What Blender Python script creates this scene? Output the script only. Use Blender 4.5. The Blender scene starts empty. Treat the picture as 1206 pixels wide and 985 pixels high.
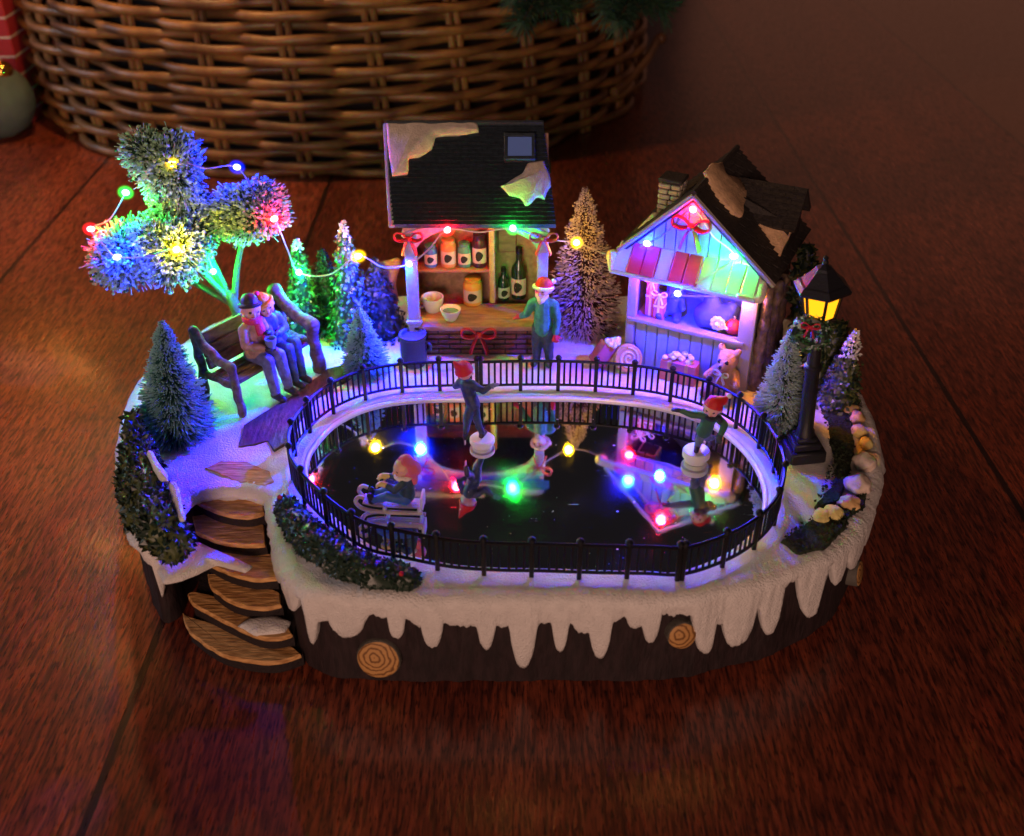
import bpy, bmesh, math, random
import numpy as np
from mathutils import Vector, Matrix, Euler, noise
from mathutils.geometry import delaunay_2d_cdt

R = math.radians
random.seed(7)
rng = np.random.default_rng(7)
SC = 0.01                      # everything below is written in centimetres
scene = bpy.context.scene
COL = scene.collection

# ------------------------------------------------------------------ camera
FPX, PITCH, CAMH, CAMY = 1250.0, R(34), 34.0, -37.6
cam_d = bpy.data.cameras.new("camera")
cam = bpy.data.objects.new("camera", cam_d)
COL.objects.link(cam)
cam.location = (0, CAMY * SC, CAMH * SC)
cam.rotation_euler = (R(90) - PITCH, 0, 0)
cam_d.sensor_fit = 'HORIZONTAL'
cam_d.sensor_width = 36
cam_d.lens = 36 * FPX / 1206
cam_d.clip_start = 0.01
cam_d.clip_end = 50
cam_d.dof.use_dof = True
cam_d.dof.focus_distance = 0.50
cam_d.dof.aperture_fstop = 11
scene.camera = cam

# ------------------------------------------------------------------ world, lamps, exposure
world = bpy.data.worlds.new("World")
scene.world = world
world.use_nodes = True
bg = world.node_tree.nodes['Background']
bg.inputs[0].default_value = (0.75, 0.60, 0.66, 1)
bg.inputs[1].default_value = 0.014


def lamp(name, kind, loc, target, power, color, size):
    d = bpy.data.lights.new(name, kind)
    d.energy = power
    d.color = color
    if kind == 'AREA':
        d.shape = 'DISK'
        d.size = size * SC
    else:
        d.shadow_soft_size = size * SC
    o = bpy.data.objects.new(name, d)
    COL.objects.link(o)
    o.location = Vector(loc) * SC
    o.rotation_euler = (Vector(target) - Vector(loc)).to_track_quat('-Z', 'Y').to_euler()
    return o


lamp('room_lamp', 'AREA', (-20, -150, 50), (0, 0, 4), 11.6, (1.0, 0.60, 0.45), 50)
lamp('tree_glow_lamp', 'POINT', (-30, 46, 38), (0, 0, 0), 2.6, (1.0, 0.55, 0.22), 1.2)
lamp('window_lamp', 'AREA', (-130, 40, 45), (-45, 70, 12), 3.0, (0.6, 0.78, 1.0), 25)
lamp('hall_lamp', 'AREA', (137, 300, 55), (60, 110, 0), 1.5, (1.0, 0.36, 0.20), 170)



def tree_light(u, v, h, power, size):
    """a warm bulb of the big tree, h cm above the boards, where the varnish mirrors it at pixel u, v"""
    a_, b_ = (u - 603) / FPX, (492.5 - v) / FPX
    d = Vector((a_, math.cos(PITCH) + b_ * math.sin(PITCH), -math.sin(PITCH) + b_ * math.cos(PITCH)))
    p = Vector((0, CAMY, CAMH)) - d * (CAMH / d.z)
    q = p + Vector((d.x, d.y, -d.z)) * (h / -d.z)
    lamp('tree_light', 'POINT', q, q - Vector((0, 0, 1)), power, (1.0, 0.34, 0.07), size)


tree_light(92, 432, 44, .24, 1.4)
tree_light(42, 436, 46, .12, 1.4)
tree_light(144, 650, 58, .42, 1.6)
tree_light(60, 500, 50, .40, 10)  # no single bulb: broad dim lamp added for sheen on the left boards
tree_light(112, 765, 62, .14, 1.6)
tree_light(30, 560, 50, .05, 2.2)
tree_light(792, 930, 70, .11, 1.6)
tree_light(600, 958, 70, .11, 1.6)
scene.view_settings.view_transform = 'Standard'
scene.view_settings.look = 'None'
scene.view_settings.exposure = 0
scene.view_settings.gamma = 1
scene.view_settings.use_curve_mapping = False
scene.render.engine = 'CYCLES'
scene.cycles.use_denoising = True
scene.cycles.max_bounces = 8
scene.cycles.sample_clamp_indirect = 6
scene.cycles.use_light_tree = True
scene.cycles.caustics_reflective = True


# ------------------------------------------------------------------ pixel rays of the photograph -> centimetres
def ray(u, v):
    a, b = (u - 603) / FPX, (492.5 - v) / FPX
    return np.array([a, math.cos(PITCH) + b * math.sin(PITCH), -math.sin(PITCH) + b * math.cos(PITCH)])


CAMP = np.array([0, CAMY, CAMH])


def at_z(u, v, z):
    d = ray(u, v)
    return CAMP + d * ((z - CAMH) / d[2])


def at_y(u, v, y):
    d = ray(u, v)
    return CAMP + d * ((y - CAMY) / d[1])


def on_plane(u, v, p, n):
    d, n = ray(u, v), np.array(n, float)
    return CAMP + d * (np.dot(np.array(p) - CAMP, n) / np.dot(d, n))


def project(p):
    q = np.array(p) - CAMP
    dep = q[1] * math.cos(PITCH) - q[2] * math.sin(PITCH)
    up = q[1] * math.sin(PITCH) + q[2] * math.cos(PITCH)
    return 603 + FPX * q[0] / dep, 492.5 - FPX * up / dep


# ------------------------------------------------------------------ materials
def mat(name, col, rough=0.6, spec=0.4, metal=0.0, bump=0.0, bscale=12, var=0.0, vscale=4, col2=None,
        stretch=(1, 1, 1), coat=0.0, emis=None, strength=0.0):
    m = bpy.data.materials.new(name)
    m.use_nodes = True
    nt = m.node_tree
    N, Lk = nt.nodes, nt.links
    b = N['Principled BSDF']
    b.inputs['Base Color'].default_value = (*col, 1)
    b.inputs['Roughness'].default_value = rough
    b.inputs['Specular IOR Level'].default_value = spec
    b.inputs['Metallic'].default_value = metal
    b.inputs['Coat Weight'].default_value = coat
    if emis:
        b.inputs['Emission Color'].default_value = (*emis, 1)
        b.inputs['Emission Strength'].default_value = strength
    if bump or var or col2:
        tc = N.new('ShaderNodeTexCoord')
        mp = N.new('ShaderNodeMapping')
        mp.inputs['Scale'].default_value = [s * 100 for s in stretch]
        Lk.new(tc.outputs['Object'], mp.inputs[0])
    if var or col2:
        nz = N.new('ShaderNodeTexNoise')
        nz.inputs['Scale'].default_value = vscale
        nz.inputs['Detail'].default_value = 5
        Lk.new(mp.outputs[0], nz.inputs['Vector'])
        rp = N.new('ShaderNodeValToRGB')
        c2 = col2 or tuple(c * (1 - var) for c in col)
        rp.color_ramp.elements[0].position = 0.36
        rp.color_ramp.elements[1].position = 0.64
        rp.color_ramp.elements[0].color = (*c2, 1)
        rp.color_ramp.elements[1].color = (*[min(1, c * (1 + var * .5)) for c in col], 1)
        Lk.new(nz.outputs[0], rp.inputs[0])
        Lk.new(rp.outputs[0], b.inputs['Base Color'])
    if bump:
        n2 = N.new('ShaderNodeTexNoise')
        n2.inputs['Scale'].default_value = bscale
        n2.inputs['Detail'].default_value = 6
        Lk.new(mp.outputs[0], n2.inputs['Vector'])
        bp = N.new('ShaderNodeBump')
        bp.inputs['Strength'].default_value = bump
        bp.inputs['Distance'].default_value = 0.001
        Lk.new(n2.outputs[0], bp.inputs['Height'])
        Lk.new(bp.outputs[0], b.inputs['Normal'])
    return m


def floor_material():
    m = bpy.data.materials.new('varnished_wood_floor')
    m.use_nodes = True
    nt = m.node_tree
    N, Lk = nt.nodes, nt.links
    b = N['Principled BSDF']
    tc = N.new('ShaderNodeTexCoord')
    sep = N.new('ShaderNodeSeparateXYZ')
    Lk.new(tc.outputs['Object'], sep.inputs[0])

    def math_(op, a, c=None):
        n = N.new('ShaderNodeMath')
        n.operation = op
        for i, x in enumerate((a, c)):
            if x is None:
                continue
            if isinstance(x, (int, float)):
                n.inputs[i].default_value = x
            else:
                Lk.new(x, n.inputs[i])
        return n.outputs[0]
    idx, edge = 0.0, 9.0
    for q in (-0.78, -0.57, -0.363, -0.156, 0.258, 0.472, 0.69, 0.9, 1.12):
        idx = math_('ADD', idx, math_('GREATER_THAN', sep.outputs[0], q))
        edge = math_('MINIMUM', edge, math_('ABSOLUTE', math_('SUBTRACT', sep.outputs[0], q)))
    seam = math_('LESS_THAN', edge, 0.0016)
    wn = N.new('ShaderNodeTexWhiteNoise')
    wn.noise_dimensions = '1D'
    Lk.new(idx, wn.inputs['W'])
    off = N.new('ShaderNodeCombineXYZ')
    Lk.new(sep.outputs[0], off.inputs[0])
    Lk.new(math_('ADD', sep.outputs[1], math_('MULTIPLY', wn.outputs[0], 3.0)), off.inputs[1])
    Lk.new(idx, off.inputs[2])

    def nz(scale, sc, detail=6, dist=0.0):
        mp = N.new('ShaderNodeMapping')
        mp.inputs['Scale'].default_value = sc
        Lk.new(off.outputs[0], mp.inputs[0])
        n = N.new('ShaderNodeTexNoise')
        n.inputs['Scale'].default_value = scale
        n.inputs['Detail'].default_value = detail
        n.inputs['Distortion'].default_value = dist
        Lk.new(mp.outputs[0], n.inputs['Vector'])
        return n.outputs[0]
    broad = nz(1, (26, 2.2, 1), 4, 0.6)
    fine = nz(1, (600, 62, 1), 6)
    pores = nz(1, (1150, 170, 1), 3)

    def ramp(src, p0, c0, p1, c1):
        r = N.new('ShaderNodeValToRGB')
        r.color_ramp.elements[0].position, r.color_ramp.elements[1].position = p0, p1
        r.color_ramp.elements[0].color, r.color_ramp.elements[1].color = c0, c1
        Lk.new(src, r.inputs[0])
        return r.outputs[0]

    def mixc(kind, f, a, c):
        x = N.new('ShaderNodeMix')
        x.data_type = 'RGBA'
        x.blend_type = kind
        for s, v in ((x.inputs[0], f), (x.inputs[6], a), (x.inputs[7], c)):
            if isinstance(v, (int, float)):
                s.default_value = v
            elif isinstance(v, tuple):
                s.default_value = v
            else:
                Lk.new(v, s)
        return x.outputs[2]
    c = ramp(broad, 0.3, (0.150, 0.028, 0.015, 1), 0.7, (0.330, 0.076, 0.034, 1))
    f = ramp(fine, 0.38, (0.38, 0.36, 0.36, 1), 0.64, (1.45, 1.35, 1.25, 1))
    c = mixc('MULTIPLY', 1.0, c, f)
    po = ramp(pores, 0.36, (0.15, 0.13, 0.13, 1), 0.47, (1, 1, 1, 1))
    c = mixc('MULTIPLY', 0.85, c, po)
    pl = ramp(wn.outputs[0], 0.0, (0.8, 0.8, 0.8, 1), 1.0, (1.2, 1.15, 1.1, 1))
    c = mixc('MULTIPLY', 1.0, c, pl)
    pale = math_('MULTIPLY', math_('GREATER_THAN', sep.outputs[0], 0.472), 0.8)
    c = mixc('MIX', pale, c, (0.20, 0.075, 0.035, 1))
    c = mixc('MIX', math_('MULTIPLY', seam, 0.9), c, (0.008, 0.004, 0.003, 1))
    Lk.new(c, b.inputs['Base Color'])
    rr = ramp(fine, 0.3, (0.38, 0.38, 0.38, 1), 0.75, (0.24, 0.24, 0.24, 1))
    Lk.new(rr, b.inputs['Roughness'])
    b.inputs['Specular IOR Level'].default_value = 0.5
    b.inputs['Coat Weight'].default_value = 0.30
    b.inputs['Coat Roughness'].default_value = 0.10
    h = math_('ADD', math_('MULTIPLY', fine, 0.35), math_('MULTIPLY', math_('GREATER_THAN', pores, 0.42), 0.4))
    h = math_('SUBTRACT', h, math_('MULTIPLY', seam, 2.0))
    bp = N.new('ShaderNodeBump')
    bp.inputs['Strength'].default_value = 0.55
    bp.inputs['Distance'].default_value = 0.0006
    Lk.new(h, bp.inputs['Height'])
    Lk.new(bp.outputs[0], b.inputs['Normal'])
    Lk.new(bp.outputs[0], b.inputs['Coat Normal'])
    return m


def mirror_material():
    m = mat('rink_mirror', (0.74, 0.77, 0.80), rough=0.025, metal=1.0)
    nt = m.node_tree
    N, Lk = nt.nodes, nt.links
    b = N['Principled BSDF']
    tc = N.new('ShaderNodeTexCoord')
    n = N.new('ShaderNodeTexNoise')
    n.inputs['Scale'].default_value = 420
    n.inputs['Detail'].default_value = 3
    Lk.new(tc.outputs['Object'], n.inputs['Vector'])
    r = N.new('ShaderNodeValToRGB')
    r.color_ramp.elements[0].position, r.color_ramp.elements[1].position = 0.715, 0.76
    r.color_ramp.elements[0].color = (0.022, 0.022, 0.022, 1)
    r.color_ramp.elements[1].color = (0.5, 0.5, 0.5, 1)
    Lk.new(n.outputs[0], r.inputs[0])
    mp = N.new('ShaderNodeMapping')
    mp.inputs['Scale'].default_value = (110, 1500, 1)
    mp.inputs['Rotation'].default_value = (0, 0, R(24))
    Lk.new(tc.outputs['Object'], mp.inputs[0])
    n2 = N.new('ShaderNodeTexNoise')
    n2.inputs['Scale'].default_value = 1
    n2.inputs['Detail'].default_value = 2
    Lk.new(mp.outputs[0], n2.inputs['Vector'])
    r2 = N.new('ShaderNodeValToRGB')
    r2.color_ramp.elements[0].position, r2.color_ramp.elements[1].position = 0.71, 0.78
    r2.color_ramp.elements[0].color = (0, 0, 0, 1)
    r2.color_ramp.elements[1].color = (0.22, 0.22, 0.22, 1)
    Lk.new(n2.outputs[0], r2.inputs[0])
    n3 = N.new('ShaderNodeTexNoise')
    n3.inputs['Scale'].default_value = 38
    n3.inputs['Detail'].default_value = 4
    Lk.new(tc.outputs['Object'], n3.inputs['Vector'])
    r3 = N.new('ShaderNodeMapRange')
    r3.inputs[1].default_value, r3.inputs[2].default_value = .4, .75
    r3.inputs[3].default_value, r3.inputs[4].default_value = 0.0, .075
    Lk.new(n3.outputs[0], r3.inputs[0])
    s1, s2 = N.new('ShaderNodeMath'), N.new('ShaderNodeMath')
    Lk.new(r.outputs[0], s1.inputs[0])
    Lk.new(r2.outputs[0], s1.inputs[1])
    Lk.new(s1.outputs[0], s2.inputs[0])
    Lk.new(r3.outputs[0], s2.inputs[1])
    Lk.new(s2.outputs[0], b.inputs['Roughness'])
    bp = N.new('ShaderNodeBump')
    bp.inputs['Strength'].default_value = 0.010
    bp.inputs['Distance'].default_value = 0.002
    n4 = N.new('ShaderNodeTexNoise')
    n4.inputs['Scale'].default_value = 90
    Lk.new(tc.outputs['Object'], n4.inputs['Vector'])
    Lk.new(n4.outputs[0], bp.inputs['Height'])
    Lk.new(bp.outputs[0], b.inputs['Normal'])
    return m


def slice_material():
    m = mat('log_end_grain', (0.42, 0.2, 0.06), rough=0.6)
    nt = m.node_tree
    N, Lk = nt.nodes, nt.links
    b = N['Principled BSDF']
    tc = N.new('ShaderNodeTexCoord')
    w = N.new('ShaderNodeTexWave')
    w.wave_type = 'RINGS'
    w.rings_direction = 'Y'
    w.inputs['Scale'].default_value = 150
    w.inputs['Distortion'].default_value = 5.0
    w.inputs['Detail Scale'].default_value = 1.6
    w.inputs['Detail'].default_value = 3
    mp = N.new('ShaderNodeMapping')
    mp.inputs['Location'].default_value = (0.0014, 0, -0.0011)
    Lk.new(tc.outputs['Object'], mp.inputs[0])
    Lk.new(mp.outputs[0], w.inputs['Vector'])
    r = N.new('ShaderNodeValToRGB')
    r.color_ramp.elements[0].color = (0.16, 0.065, 0.015, 1)
    r.color_ramp.elements[1].color = (0.50, 0.26, 0.085, 1)
    r.color_ramp.elements[1].position = 0.55
    Lk.new(w.outputs[0], r.inputs[0])
    Lk.new(r.outputs[0], b.inputs['Base Color'])
    return m


M = {}
M['floor'] = floor_material()
M['mirror'] = mirror_material()
M['slice'] = slice_material()
M['snow'] = mat('glitter_snow', (0.78, 0.75, 0.72), rough=0.45, spec=0.6, bump=0.9, bscale=13, var=0.06, vscale=2)
M['snow_thin'] = mat('roof_snow', (0.62, 0.54, 0.46), rough=0.65, bump=0.5, bscale=12, var=0.15, vscale=3)
M['roof_tan'] = mat('weathered_tan_snow', (0.66, 0.42, 0.24), rough=0.7, bump=0.6, bscale=9, var=0.2, vscale=3)
M['bark'] = mat('dark_bark', (0.022, 0.011, 0.012), rough=0.7, bump=0.7, bscale=6, var=0.4, vscale=4, stretch=(1, 1, .25))
M['tread'] = mat('painted_tan_wood', (0.72, 0.40, 0.15), rough=0.6, bump=0.8, bscale=5, col2=(0.40, 0.19, 0.06), vscale=4, stretch=(.35, 1.6, 1.6))
M['riser'] = mat('dark_stair_wood', (0.018, 0.011, 0.011), rough=0.75, bump=0.7, bscale=6)
M['path'] = mat('path_planks', (0.11, 0.065, 0.05), rough=0.6, bump=0.7, bscale=6, col2=(0.045, 0.026, 0.02), vscale=5, stretch=(1, .3, 1))
M['rim'] = mat('pearl_rim', (0.82, 0.82, 0.85), rough=0.22, spec=0.8, coat=0.6)
M['moss'] = mat('dark_moss', (0.03, 0.045, 0.02), rough=0.85, bump=1.0, bscale=9, col2=(0.012, 0.016, 0.008), vscale=5)
M['black'] = mat('black_plastic', (0.007, 0.007, 0.009), rough=0.35, spec=0.35)
M['blackiron'] = mat('black_iron_paint', (0.010, 0.010, 0.013), rough=0.48, spec=0.5, bump=.2, bscale=10)
M['wicker'] = mat('brown_wicker', (0.34, 0.15, 0.045), rough=0.42, spec=0.5, bump=0.5, bscale=1.2, col2=(0.11, 0.045, 0.018), vscale=.35)
M['gap_shade'] = mat('basket_gap_shade', (0.02, 0.012, 0.01), rough=0.9)
M['fir'] = mat('fir_needles', (0.02, 0.06, 0.035), rough=0.6, var=.4)
M['firstem'] = mat('fir_stem', (0.06, 0.035, 0.02), rough=0.8)
M['brush_teal'] = mat('teal_bristles', (0.025, 0.13, 0.13), rough=0.7)
M['brush_green'] = mat('dark_green_bristles', (0.035, 0.09, 0.05), rough=0.7)
M['brush_plum'] = mat('plum_bristles', (0.075, 0.02, 0.045), rough=0.7)
M['frost'] = mat('frosted_tips', (0.40, 0.52, 0.52), rough=0.7)
M['frost_green'] = mat('green_frosted_flock', (0.34, 0.56, 0.36), rough=0.8)
M['frost_teal'] = mat('teal_frosted_tips', (0.20, 0.42, 0.46), rough=0.7)
M['frost2'] = mat('cream_frosted_tips', (0.58, 0.46, 0.48), rough=0.7)
M['leafdark'] = mat('dark_green_resin', (0.012, 0.030, 0.017), rough=0.42, spec=0.6)
M['leafmid'] = mat('green_resin', (0.05, 0.15, 0.05), rough=0.45, spec=0.5)
M['leafolive'] = mat('olive_resin', (0.07, 0.09, 0.03), rough=0.45, spec=0.5)
M['berry'] = mat('red_berry', (0.45, 0.015, 0.03), rough=0.35)
M['trunk'] = mat('grey_bark', (0.10, 0.09, 0.075), rough=0.7, bump=.6, bscale=8)
M['roofdark'] = mat('dark_shingle', (0.026, 0.040, 0.056), rough=0.6, bump=.6, bscale=8, var=.3, vscale=5)
M['roofbrown'] = mat('brown_shingle', (0.036, 0.030, 0.028), rough=0.65, bump=.6, bscale=8, var=.3, vscale=5)
M['plaster'] = mat('white_plaster', (0.30, 0.31, 0.36), rough=0.6, bump=.4, bscale=6, var=.12)
M['brick'] = mat('dark_brick', (0.14, 0.065, 0.055), rough=0.7, bump=.5, bscale=10, var=.35, vscale=2)
M['mortar'] = mat('dark_mortar', (0.03, 0.022, 0.02), rough=0.85)
M['counter'] = mat('counter_wood', (0.36, 0.20, 0.11), rough=0.5, bump=.4, bscale=6, var=.3, vscale=4, stretch=(.3, 1, 1))
M['inwall'] = mat('tan_inner_wall', (0.40, 0.23, 0.14), rough=0.7, var=.25, bump=.3, bscale=5)
M['olivewall'] = mat('ochre_partition', (0.40, 0.33, 0.10), rough=0.6, var=.2)
M['bow'] = mat('red_ribbon', (0.48, 0.03, 0.035), rough=0.45, bump=.3, bscale=8)
M['label'] = mat('white_label', (0.52, 0.50, 0.46), rough=0.6)
M['ink'] = mat('black_ink', (0.015, 0.02, 0.015), rough=0.7)
M['glassdark'] = mat('dark_green_bottle', (0.012, 0.035, 0.018), rough=0.12, spec=0.7)
M['jarblue'] = mat('blue_jar', (0.06, 0.16, 0.42), rough=0.25)
M['jarorange'] = mat('orange_jar', (0.62, 0.26, 0.10), rough=0.3)
M['jarteal'] = mat('teal_jar', (0.07, 0.26, 0.22), rough=0.3)
M['jardark'] = mat('dark_plum_jar', (0.05, 0.02, 0.035), rough=0.3)
M['jaryellow'] = mat('yellow_jar', (0.62, 0.38, 0.06), rough=0.35)
M['china'] = mat('white_china', (0.72, 0.74, 0.76), rough=0.25, spec=.6)
M['punch'] = mat('green_punch', (0.14, 0.34, 0.26), rough=0.2)
M['bucket'] = mat('dark_tub', (0.04, 0.045, 0.09), rough=0.5, bump=.4)
M['siding'] = mat('pale_siding', (0.27, 0.32, 0.40), rough=0.55, bump=.35, bscale=5, var=.1, stretch=(1, 1, .3))
M['whitetrim'] = mat('white_trim', (0.30, 0.26, 0.22), rough=0.5, bump=.3)
M['awnred'] = mat('red_awning_stripe', (0.52, 0.03, 0.03), rough=0.5)
M['awnwhite'] = mat('white_awning_stripe', (0.46, 0.46, 0.46), rough=0.5)
M['stone'] = mat('brown_stone', (0.22, 0.15, 0.10), rough=0.75, bump=1.0, bscale=4, col2=(0.08, 0.05, 0.04), vscale=2.5)
M['chimbrick'] = mat('grey_brick', (0.42, 0.36, 0.28), rough=0.7, bump=.5)
M['skin'] = mat('painted_skin', (0.66, 0.36, 0.27), rough=0.5)
M['tancoat'] = mat('tan_coat', (0.42, 0.25, 0.17), rough=0.55, var=.35, vscale=3, bump=.35, bscale=7)
M['scarf'] = mat('crimson_scarf', (0.55, 0.03, 0.07), rough=0.6, bump=.5, bscale=9)
M['bluecoat'] = mat('blue_jacket', (0.06, 0.10, 0.34), rough=0.55, var=.4, vscale=3, bump=.35, bscale=7)
M['greytrouser'] = mat('grey_trousers', (0.12, 0.14, 0.25), rough=0.6, var=.4, vscale=3, bump=.3, bscale=7)
M['tealtrouser'] = mat('dark_teal_trousers', (0.035, 0.07, 0.10), rough=0.6, var=.4, vscale=3, bump=.3, bscale=7)
M['boot'] = mat('dark_boot', (0.025, 0.022, 0.028), rough=0.4)
M['capblack'] = mat('black_cap', (0.02, 0.022, 0.03), rough=0.5)
M['capgold'] = mat('golden_knit_hat', (0.75, 0.36, 0.04), rough=0.6, bump=.5, bscale=9)
M['hair'] = mat('auburn_hair', (0.30, 0.11, 0.04), rough=0.55)
M['tealcoat'] = mat('teal_sweater', (0.04, 0.27, 0.19), rough=0.6, var=.35, vscale=3, bump=.4, bscale=9)
M['redhat'] = mat('red_felt_hat', (0.55, 0.015, 0.02), rough=0.6)
M['fur'] = mat('white_fur', (0.74, 0.70, 0.66), rough=0.8, bump=.7, bscale=10)
M['navy'] = mat('navy_coat', (0.03, 0.045, 0.11), rough=0.5, var=.4, vscale=3, bump=.3)
M['forest'] = mat('forest_green_sleeve', (0.03, 0.10, 0.05), rough=0.55)
M['mitten'] = mat('yellow_mitten', (0.60, 0.45, 0.15), rough=0.6)
M['pink'] = mat('pink_hood', (0.60, 0.12, 0.18), rough=0.6, bump=.5)
M['jean'] = mat('blue_trousers', (0.05, 0.14, 0.40), rough=0.55)
M['sled'] = mat('pale_sled_wood', (0.62, 0.52, 0.40), rough=0.45, bump=.2)
M['pedestal'] = mat('white_pedestal', (0.70, 0.68, 0.66), rough=0.35)
M['bench'] = mat('bench_wood', (0.13, 0.095, 0.08), rough=0.6, bump=.8, bscale=6, col2=(0.07, 0.045, 0.035), vscale=4, stretch=(.3, 1, 1))
M['cupblue'] = mat('blue_cup', (0.16, 0.22, 0.42), rough=0.3)
M['bear'] = mat('honey_plush', (0.50, 0.27, 0.11), rough=0.9, bump=.9, bscale=10)
M['giftpink'] = mat('rose_gift_paper', (0.50, 0.14, 0.16), rough=0.45, bump=.2)
M['giftgold'] = mat('gold_gift_paper', (0.58, 0.36, 0.12), rough=0.4, bump=.2)
M['giftwhite'] = mat('white_ribbon', (0.76, 0.72, 0.72), rough=0.4)
M['sackblue'] = mat('blue_sack', (0.04, 0.06, 0.26), rough=0.6, bump=.4)
M['wire'] = mat('silver_wire', (0.62, 0.56, 0.48), rough=0.35, metal=.8)
M['copper'] = mat('gold_bauble', (0.75, 0.42, 0.08), rough=0.15, metal=1)
M['felt'] = mat('grey_green_felt', (0.10, 0.125, 0.10), rough=0.9, bump=.6, bscale=2, var=.2, vscale=.4)
M['plaidred'] = mat('red_wrap', (0.36, 0.02, 0.03), rough=0.6)
M['plaidwhite'] = mat('white_wrap_line', (0.62, 0.50, 0.45), rough=0.6)
M['pot'] = mat('terracotta', (0.42, 0.20, 0.13), rough=0.7, bump=.3)
M['rockorange'] = mat('ochre_stone', (0.74, 0.46, 0.20), rough=0.65, bump=.6, bscale=6, var=.25, vscale=2)
M['rockyellow'] = mat('yellow_stone', (0.80, 0.66, 0.24), rough=0.65, bump=.6, bscale=6, var=.25, vscale=2)
M['rockpink'] = mat('rosy_stone', (0.78, 0.62, 0.52), rough=0.65, bump=.6, bscale=6, var=.2, vscale=2)
M['skyglass'] = mat('blue_grey_pane', (0.16, 0.30, 0.85), rough=0.12, spec=.7)


def emitter(name, col, strength):
    m = bpy.data.materials.new(name)
    m.use_nodes = True
    nt = m.node_tree
    for n in list(nt.nodes):
        nt.nodes.remove(n)
    o = nt.nodes.new('ShaderNodeOutputMaterial')
    e = nt.nodes.new('ShaderNodeEmission')
    e.inputs[0].default_value = (*col, 1)
    e.inputs[1].default_value = strength
    nt.links.new(e.outputs[0], o.inputs[0])
    return m


def halo_shell(name, col, strength):
    """glow shell round a diode, standing in for bloom; emission fades towards its rim"""
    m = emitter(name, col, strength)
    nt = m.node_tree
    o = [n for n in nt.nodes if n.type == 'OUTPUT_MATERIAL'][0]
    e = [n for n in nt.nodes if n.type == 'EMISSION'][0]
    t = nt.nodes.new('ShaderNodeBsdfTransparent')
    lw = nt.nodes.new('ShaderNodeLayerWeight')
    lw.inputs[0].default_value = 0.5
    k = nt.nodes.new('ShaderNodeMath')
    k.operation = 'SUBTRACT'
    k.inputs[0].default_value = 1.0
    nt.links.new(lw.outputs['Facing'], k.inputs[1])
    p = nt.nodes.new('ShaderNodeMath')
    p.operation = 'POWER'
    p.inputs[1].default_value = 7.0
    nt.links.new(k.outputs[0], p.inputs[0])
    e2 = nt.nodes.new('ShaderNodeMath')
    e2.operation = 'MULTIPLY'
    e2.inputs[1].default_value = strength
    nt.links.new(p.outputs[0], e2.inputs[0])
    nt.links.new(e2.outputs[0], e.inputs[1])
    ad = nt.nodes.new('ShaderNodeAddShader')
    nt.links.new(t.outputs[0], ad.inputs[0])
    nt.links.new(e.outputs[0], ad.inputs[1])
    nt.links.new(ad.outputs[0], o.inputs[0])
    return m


LEDC = {'blue': (0.0006, 0.010, 1.0), 'green': (0.001, 1.0, 0.06), 'red': (1.0, 0.003, 0.012),
        'yellow': (1.0, 0.54, 0.006), 'orange': (1.0, 0.30, 0.003)}
LEDW = {'blue': 1.7, 'green': 0.28, 'red': 0.42, 'yellow': 0.20, 'orange': 0.36}     # watts of each diode
for k, c in LEDC.items():
    M['led_' + k] = emitter('lit_' + k + '_diode', tuple(.25 + .75 * q for q in c), 9.0)
    M['halo_' + k] = halo_shell('lit_' + k + '_halo', c, 5.0)
M['lampglow'] = emitter('lit_amber_pane', (1.0, 0.36, 0.008), 2.2)


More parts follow.
